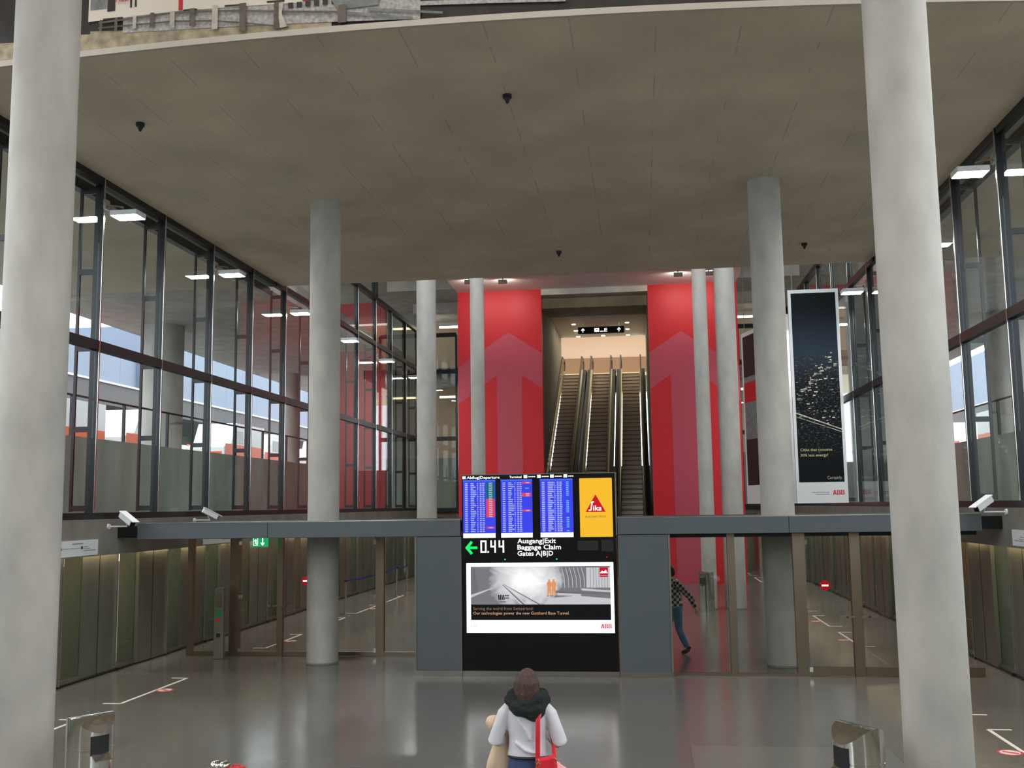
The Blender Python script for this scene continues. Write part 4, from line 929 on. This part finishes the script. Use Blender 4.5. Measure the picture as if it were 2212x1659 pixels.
spots = ((-6.48, 34.64, 'second'), (-6.47, 36.12, 'farthest'), (-6.5, 28.6, 'nearest'))
for (x, y, w) in spots:
    t = thing('barrier_post', (x, y, 0), 'chrome barrier post with a blue belt behind the left screen, %s' % w, 'barrier post', 'belt barrier posts')
    MB().cyl((x, y, 0.0), (x, y, 0.025), 0.17, 'chrome', 32).build('base', t); MB().cyl((x, y, 0.025), (x, y, 0.93), 0.03, 'chrome', 20).build('post', t); MB().cyl((x, y, 0.93), (x, y, 0.98), 0.04, 'black_matt', 20).build('head', t)
for (a, c, w) in (((-6.5, 28.6), (-6.48, 34.64), 'nearer'), ((-6.48, 34.64), (-6.47, 36.12), 'farther')):
    b = MB(); A = Vector((a[0], a[1]+0.045, 0)); B = Vector((c[0], c[1]-0.045, 0)); P = [A+(B-A)*k/8 for k in range(9)]; sag = [0.05*(1-((k-4)/4)**2) for k in range(9)]
    V = [(p.x-0.002, p.y, 0.975-s_) for p, s_ in zip(P, sag)]+[(p.x-0.002, p.y, 0.925-s_) for p, s_ in zip(P, sag)]+[(p.x+0.002, p.y, 0.975-s_) for p, s_ in zip(P, sag)]+[(p.x+0.002, p.y, 0.925-s_) for p, s_ in zip(P, sag)]
    b.add(V, [(k, 9+k, 10+k, k+1) for k in range(8)]+[(18+k, 19+k, 28+k, 27+k) for k in range(8)], 'blue_belt')
    tag(b.build('barrier_belt'), 'blue barrier belt stretched behind the left screen, %s span' % w, 'barrier belt', 'barrier belts')

# ================================================================ OUTSIDE VEHICLES
def van(x, y, label, sgn, z=4.98, L=5.4, H=2.4):
    t = thing('service_van', (x, y, z), label, 'van', 'orange and white vehicles outside'); w = 1.0
    prof = [(y-L/2, z+0.4), (y-L/2, z+1.15), (y-L/2+0.9, z+1.35), (y-L/2+1.5, z+H), (y+L/2, z+H), (y+L/2, z+0.4)]
    MB().yz(prof, x-w, x+w, 'white_paint').build('body', t, bevel=0.05)
    for s_ in (-1, 1):
        q = x+s_*w; m = MB().box(q-0.012, q+0.012, y-L/2+0.2, y+L/2-0.05, z+0.42, z+1.3, 'orange'); m.build('stripe', t)
        MB().box(q-0.014, q+0.014, y-L/2+1.5, y-L/2+2.4, z+1.4, z+2.0, 'black_gloss').build('side_window', t)
        for yy in (y-L/2+1.0, y+L/2-1.1): MB().cyl((q-0.1*s_, yy, z+0.36), (q+0.02*s_, yy, z+0.36), 0.36, 'rubber', 24).build('wheel', t)
    MB().box(x-w+0.1, x+w-0.1, y-L/2-0.02, y-L/2+0.01, z+0.6, z+0.9, 'orange').build('bumper', t)
for (x, y, w) in ((-20.5, 43, 'nearest'), (-19.5, 51, 'second'), (-20.5, 59, 'third'), (-19.0, 66, 'fourth'), (-21, 37, 'hidden behind the near mullions')):
    van(x, y, 'white and orange service van outside the left glazing, %s' % w, -1)
for (x, y, w) in ((20.0, 52, 'nearer'), (20.5, 62, 'farther')): van(x, y, 'white and orange service van outside the right glazing, %s' % w, 1)

# ================================================================ PEOPLE
def hand(b, wrist, d, side, curl, L=0.18, m='skin', n=8):
    """palm and five fingers; d = pointing direction, side = towards the thumb"""
    wrist = Vector(wrist); d = Vector(d).normalized(); side = Vector(side); side = (side - d*side.dot(d)).normalized(); pn = d.cross(side)
    palm = [wrist, wrist+d*0.03, wrist+d*0.085]; b.tube(palm, [0.026, 0.036, 0.038], m, 10, [0.02, 0.017, 0.014])
    for k, ln in enumerate((0.068, 0.078, 0.072, 0.056)):
        base = wrist+d*0.08+side*(0.030-0.020*k); p1 = base+d*ln*0.45+pn*curl*0.012; p2 = base+d*ln*0.75+pn*curl*0.035; p3 = base+d*ln*0.85+pn*curl*0.055
        b.tube([base, p1, p2, p3], [0.0095, 0.009, 0.0082, 0.006], m, n)
    tb = wrist+d*0.025+side*0.03; b.tube([tb, tb+side*0.025+d*0.03, tb+side*0.03+d*0.06+pn*curl*0.01], [0.011, 0.010, 0.007], m, n)
def face(b, hc, f, r, m='skin'):
    """head with nose, lips, ears, eye sockets; f = facing"""
    f = Vector(f).normalized(); s_ = f.cross(Vector((0, 0, 1))).normalized(); hc = Vector(hc); Z = Vector((0, 0, 1))
    M = Matrix((s_, f, Z)).transposed()
    b.ball(hc, 0.074, 0.094, 0.112, m, 24, 16, M); b.ball(hc+f*0.02-Z*0.055, 0.058, 0.068, 0.066, m, 20, 12, M)
    b.tube([hc+f*0.088+Z*0.02, hc+f*0.105-Z*0.015, hc+f*0.112-Z*0.03], [0.010, 0.013, 0.015], m, 8); b.ball(hc+f*0.092-Z*0.062, 0.024, 0.008, 0.008, m, 12, 8, M)
    for q in (-1, 1):
        b.ball(hc+s_*q*0.076-f*0.005-Z*0.005, 0.010, 0.020, 0.031, m, 10, 8, M); b.ball(hc+f*0.082+s_*q*0.032+Z*0.012, 0.014, 0.008, 0.009, m, 10, 6, M)
def eyes(hc, f, parent):
    f = Vector(f).normalized(); s_ = f.cross(Vector((0, 0, 1))).normalized(); hc = Vector(hc)
    for q in (-1, 1): MB().ball(hc+f*0.088+s_*q*0.032+Vector((0, 0, 0.012)), 0.009, 0.006, 0.006, 'black_gloss', 10, 6).build('eye', parent)

# --- woman standing with her back to the camera, reading the board
wx, wy = 0.92, 8.5
t = thing('person', (wx, wy, 0), 'person seen from behind in pale sweater and dark scarf before the information board', 'person')
P = lambda x, y, z: (wx+x, wy+y, z)
hc = P(0.005, 0.02, 1.545)
b = MB(); face(b, hc, (0, 1, -0.05), 0.1)
b.tube([P(0, 0.0, 1.49), P(0, -0.01, 1.42), P(0, -0.01, 1.36)], [0.052, 0.055, 0.075], 'skin', 16)
b.tube([P(0, 0, 0.86), P(0, 0, 0.95), P(0, 0, 1.08), P(0, 0, 1.25), P(0, -0.005, 1.36), P(0, 0, 1.40)], [0.125, 0.13, 0.12, 0.14, 0.155, 0.09], 'skin', 20, [0.10, 0.10, 0.085, 0.095, 0.085, 0.06])
for s_ in (-1, 1):
    b.tube([P(s_*0.15, 0, 1.375), P(s_*0.20, -0.01, 1.26), P(s_*0.245, -0.01, 1.12), P(s_*0.20, 0.12, 1.11), P(s_*0.12, 0.25, 1.15)], [0.042, 0.040, 0.033, 0.028, 0.024], 'skin', 14)
    b.tube([P(s_*0.075, 0, 0.88), P(s_*0.09, 0.005, 0.68), P(s_*0.09, 0.01, 0.48), P(s_*0.09, -0.01, 0.30), P(s_*0.09, -0.01, 0.08)], [0.065, 0.065, 0.053, 0.052, 0.035], 'skin', 16)
    b.tube([P(s_*0.09, -0.03, 0.05), P(s_*0.095, 0.06, 0.04), P(s_*0.10, 0.14, 0.03)], [0.035, 0.036, 0.026], 'skin', 12)
    hand(b, P(s_*0.12, 0.25, 1.15), (-s_*0.5, 0.8, 0.2), (0, 0, 1), s_)
body = voxel(b.build('body', t), 0.0048, 2)
eyes(hc, (0, 1, -0.05), t)
b = MB()
b.tube([P(0, 0, 0.985), P(0, 0, 1.0), P(0, 0, 1.06), P(0, 0, 1.14), P(0, 0, 1.26), P(0, -0.005, 1.35), P(0, -0.005, 1.40), P(0, 0, 1.43)], [0.165, 0.166, 0.155, 0.15, 0.168, 0.175, 0.14, 0.08], 'sweater', 28, [0.115, 0.118, 0.112, 0.108, 0.115, 0.105, 0.085, 0.06])
for s_ in (-1, 1): b.tube([P(s_*0.13, 0, 1.375), P(s_*0.185, -0.005, 1.32), P(s_*0.225, -0.015, 1.22), P(s_*0.262, -0.02, 1.12), P(s_*0.235, 0.07, 1.10), P(s_*0.15, 0.21, 1.14)], [0.06, 0.062, 0.058, 0.060, 0.060, 0.050], 'sweater', 18)
b.tube([P(-0.06, -0.115, 1.30), P(0.0, -0.122, 1.22), P(0.03, -0.118, 1.14)], [0.012, 0.016, 0.01], 'sweater', 8); b.tube([P(-0.09, -0.108, 1.12), P(0.0, -0.122, 1.06), P(0.08, -0.118, 1.04)], [0.01, 0.015, 0.01], 'sweater', 8)
voxel(b.build('sweater', t), 0.008, 5)
b = MB(); b.tube([P(0, 0, 1.01), P(0, 0, 0.97), P(0, 0, 0.90), P(0, 0, 0.82)], [0.148, 0.155, 0.168, 0.165], 'navy_denim', 24, [0.10, 0.108, 0.118, 0.112])
for s_ in (-1, 1): b.tube([P(s_*0.083, 0, 0.86), P(s_*0.09, 0.005, 0.66), P(s_*0.09, 0.01, 0.46), P(s_*0.09, -0.01, 0.28), P(s_*0.09, -0.01, 0.09)], [0.095, 0.085, 0.066, 0.062, 0.05], 'navy_denim', 18)
voxel(b.build('jeans', t), 0.009, 4)
MB().tube([P(0.152*math.cos(a), 0.112*math.sin(a), 1.0) for a in [2*PI*k/24 for k in range(25)]], 0.014, 'black_matt', 8).build('belt', t)
for s_ in (-1, 1):
    b = MB().tube([P(s_*0.09, -0.055, 0.045), P(s_*0.092, 0.03, 0.045), P(s_*0.097, 0.12, 0.035), P(s_*0.10, 0.17, 0.03)], [0.043, 0.046, 0.042, 0.025], 'shoe', 14, [0.043, 0.043, 0.034, 0.028]); b.build('shoe', t)
b = MB()
for j in range(3):
    R_ = [P((0.125+0.02*(j % 2))*math.cos(a)+0.005, (0.105+0.015*(j % 2))*math.sin(a)-0.01, 1.375+0.045*j+0.022*math.sin(2*a+j)-0.03*(math.sin(a) < 0)*abs(math.sin(a))) for a in [2*PI*k/28 for k in range(29)]]
    b.tube(R_, [0.042+0.008*math.sin(5*k+j) for k in range(29)], 'scarf', 12)
voxel(b.build('scarf', t), 0.008, 3)
b = MB(); b.ball(P(0.005, -0.005, 1.575), 0.083, 0.108, 0.112, 'hair_brown', 24, 16); b.ball(P(0.0, -0.045, 1.51), 0.084, 0.07, 0.12, 'hair_brown', 24, 14)
for k in range(11):
    a = PI*(1.02+0.96*k/10); x0, y0 = 0.078*math.cos(a), 0.092*math.sin(a)-0.012; lo_ = 1.40+0.025*math.sin(3.1*k)
    b.tube([P(x0*0.2, y0*0.3, 1.66), P(x0*0.75, y0*0.85, 1.635), P(x0*1.02, y0*1.02, 1.575), P(x0*1.12, y0*1.08, 1.49), P(x0*1.12, y0*1.15-0.01, lo_+0.03)], [0.012, 0.02, 0.024, 0.026, 0.010], 'hair_brown', 8)
voxel(b.build('hair', t), 0.006, 4)
# handbag hanging from her right shoulder, cloth tucked behind it, coat over her left arm
t = thing('handbag', P(0.16, -0.13, 0.80), 'red leather handbag with gold rings hanging from the standing person', 'handbag')
b = MB(); b.add([P(0.05, -0.22, 0.72), P(0.29, -0.22, 0.72), P(0.29, -0.10, 0.72), P(0.05, -0.10, 0.72), P(0.085, -0.185, 1.01), P(0.24, -0.185, 1.045), P(0.24, -0.13, 1.045), P(0.085, -0.13, 1.01)], [(0, 3, 2, 1), (4, 5, 6, 7), (0, 1, 5, 4), (1, 2, 6, 5), (2, 3, 7, 6), (3, 0, 4, 7)], 'red_leather')
b.build('pouch', t, bevel=0.02)
def ribbon(pts, w, m, name, parent):
    b = MB(); b.tube(pts, w, m, 8, 0.005); return b.build(name, parent)
ribbon([P(0.095, -0.150, 1.00), P(0.098, -0.150, 1.15), P(0.10, -0.140, 1.30), P(0.118, -0.105, 1.395), P(0.122, -0.04, 1.435), P(0.125, 0.05, 1.41), P(0.13, 0.13, 1.30)], 0.019, 'red_leather', 'strap', t)
ribbon([P(0.13, 0.13, 1.30), P(0.17, 0.12, 1.18), P(0.205, 0.0, 1.12), P(0.228, -0.155, 1.03)], 0.017, 'red_leather', 'strap', t)
for (x, y, z) in ((0.095, -0.186, 0.99), (0.105, -0.19, 0.965), (0.232, -0.186, 1.0)):
    MB().tube([P(x+0.014*math.cos(a), y, z+0.022*math.sin(a)) for a in [2*PI*k/14 for k in range(15)]], 0.004, 'gold', 6).build('ring', t)
b = MB()
for k in range(6): b.tube([P(0.23+0.022*k, -0.15+0.012*(k % 2), 1.0-0.018*k), P(0.25+0.026*k, -0.17, 0.9-0.012*k), P(0.255+0.028*k, -0.16, 0.72)], [0.018, 0.03, 0.034], 'pink_cloth', 10)
tag(voxel(b.build('pink_shawl'), 0.008, 3), 'pale pink cloth hanging out behind the red handbag', 'cloth')
b = MB()
b.tube([P(-0.34, 0.10, 1.25), P(-0.30, 0.08, 1.235), P(-0.24, 0.12, 1.22), P(-0.16, 0.20, 1.20)], [0.04, 0.062, 0.066, 0.055], 'beige_cloth', 14)
for k in range(5): b.tube([P(-0.125-0.024*k, 0.125-0.012*k, 1.19-0.012*k), P(-0.15-0.024*k, 0.105-0.012*k, 1.08), P(-0.17-0.03*k, 0.08-0.01*k, 0.93), P(-0.19-0.034*k, 0.06, 0.74)], [0.035, 0.042, 0.05, 0.055], 'beige_cloth', 12)
tag(voxel(b.build('folded_coat'), 0.009, 3), 'beige coat draped over the left arm of the standing person', 'coat')

# --- man in plaid shirt striding to the left behind the right glass
mx, my = 2.47, 21.35
t = thing('person', (mx, my, 0), 'person in a plaid shirt and blue jeans striding left behind the right glass screen', 'person')
P = lambda x, y, z: (mx+x, my+y, z)
hc = P(-0.07, 0.0, 1.62); fdir = (-1, 0.25, 0)
b = MB(); face(b, hc, fdir, 0.1)
b.tube([P(-0.05, 0, 1.56), P(-0.03, 0, 1.49), P(0.0, 0, 1.42)], [0.055, 0.056, 0.08], 'skin', 14)
b.tube([P(0.06, 0, 0.86), P(0.06, 0, 0.98), P(0.05, 0, 1.12), P(0.03, 0, 1.28), P(0.01, 0, 1.42), P(0.0, 0, 1.47)], [0.105, 0.105, 0.105, 0.115, 0.10, 0.06], 'skin', 18, [0.155, 0.15, 0.145, 0.165, 0.16, 0.08])
rearm = [P(0.06, -0.19, 1.42), P(0.20, -0.22, 1.27), P(0.33, -0.22, 1.13), P(0.39, -0.22, 1.0), P(0.44, -0.21, 0.90)]
frarm = [P(0.0, 0.19, 1.42), P(-0.08, 0.22, 1.27), P(-0.14, 0.22, 1.14), P(-0.26, 0.20, 1.05), P(-0.36, 0.18, 0.99)]
for A in (rearm, frarm): b.tube(A, [0.05, 0.047, 0.042, 0.036, 0.028], 'skin', 14)
rleg = [P(0.06, -0.09, 0.92), P(0.08, -0.09, 0.70), P(0.09, -0.09, 0.50), P(0.16, -0.09, 0.32), P(0.24, -0.09, 0.15)]
fleg = [P(0.05, 0.09, 0.92), P(-0.08, 0.09, 0.70), P(-0.16, 0.09, 0.50), P(-0.24, 0.09, 0.30), P(-0.33, 0.09, 0.09)]
for A in (rleg, fleg): b.tube(A, [0.09, 0.08, 0.058, 0.054, 0.036], 'skin', 14)
b.tube([P(0.26, -0.09, 0.14), P(0.22, -0.09, 0.06), P(0.15, -0.09, 0.03)], [0.036, 0.036, 0.026], 'skin', 10); b.tube([P(-0.31, 0.09, 0.06), P(-0.41, 0.09, 0.05), P(-0.48, 0.09, 0.06)], [0.036, 0.036, 0.026], 'skin', 10)
hand(b, rearm[-1], (0.35, 0, -0.9), (-1, 0, 0), -1); hand(b, frarm[-1], (-0.8, 0, -0.4), (0, 0, 1), 1)
voxel(b.build('body', t), 0.0048, 2)
eyes(hc, fdir, t)
b = MB(); b.tube([P(0.065, 0, 0.93), P(0.06, 0, 1.0), P(0.05, 0, 1.12), P(0.03, 0, 1.28), P(0.01, 0, 1.42), P(-0.005, 0, 1.50)], [0.125, 0.13, 0.125, 0.135, 0.115, 0.07], 'plaid_shirt', 22, [0.175, 0.172, 0.165, 0.185, 0.18, 0.09])
for A in (rearm, frarm): b.tube(A[:4]+[tuple(Vector(A[3])*0.3+Vector(A[4])*0.7)], [0.07, 0.066, 0.06, 0.054, 0.045], 'plaid_shirt', 16)
voxel(b.build('shirt', t), 0.009, 3)
b = MB(); b.tube([P(0.06, 0, 0.99), P(0.06, 0, 0.93), P(0.06, 0, 0.84)], [0.115, 0.125, 0.12], 'blue_denim', 20, [0.155, 0.168, 0.165])
for A in (rleg, fleg): b.tube(A, [0.10, 0.092, 0.072, 0.066, 0.055], 'blue_denim', 16)
voxel(b.build('jeans', t), 0.009, 3)
MB().tube([P(0.28, -0.09, 0.16), P(0.25, -0.09, 0.08), P(0.20, -0.09, 0.05), P(0.13, -0.09, 0.028)], [0.045, 0.046, 0.043, 0.03], 'shoe', 12).build('shoe', t)
MB().tube([P(-0.28, 0.09, 0.048), P(-0.36, 0.09, 0.052), P(-0.44, 0.09, 0.06), P(-0.52, 0.09, 0.075)], [0.044, 0.046, 0.043, 0.03], 'shoe', 12).build('shoe', t)
b = MB(); b.ball(P(-0.055, 0, 1.665), 0.10, 0.09, 0.10, 'hair_dark', 20, 14); b.ball(P(-0.02, 0, 1.61), 0.075, 0.085, 0.09, 'hair_dark', 20, 12); b.build('hair', t)
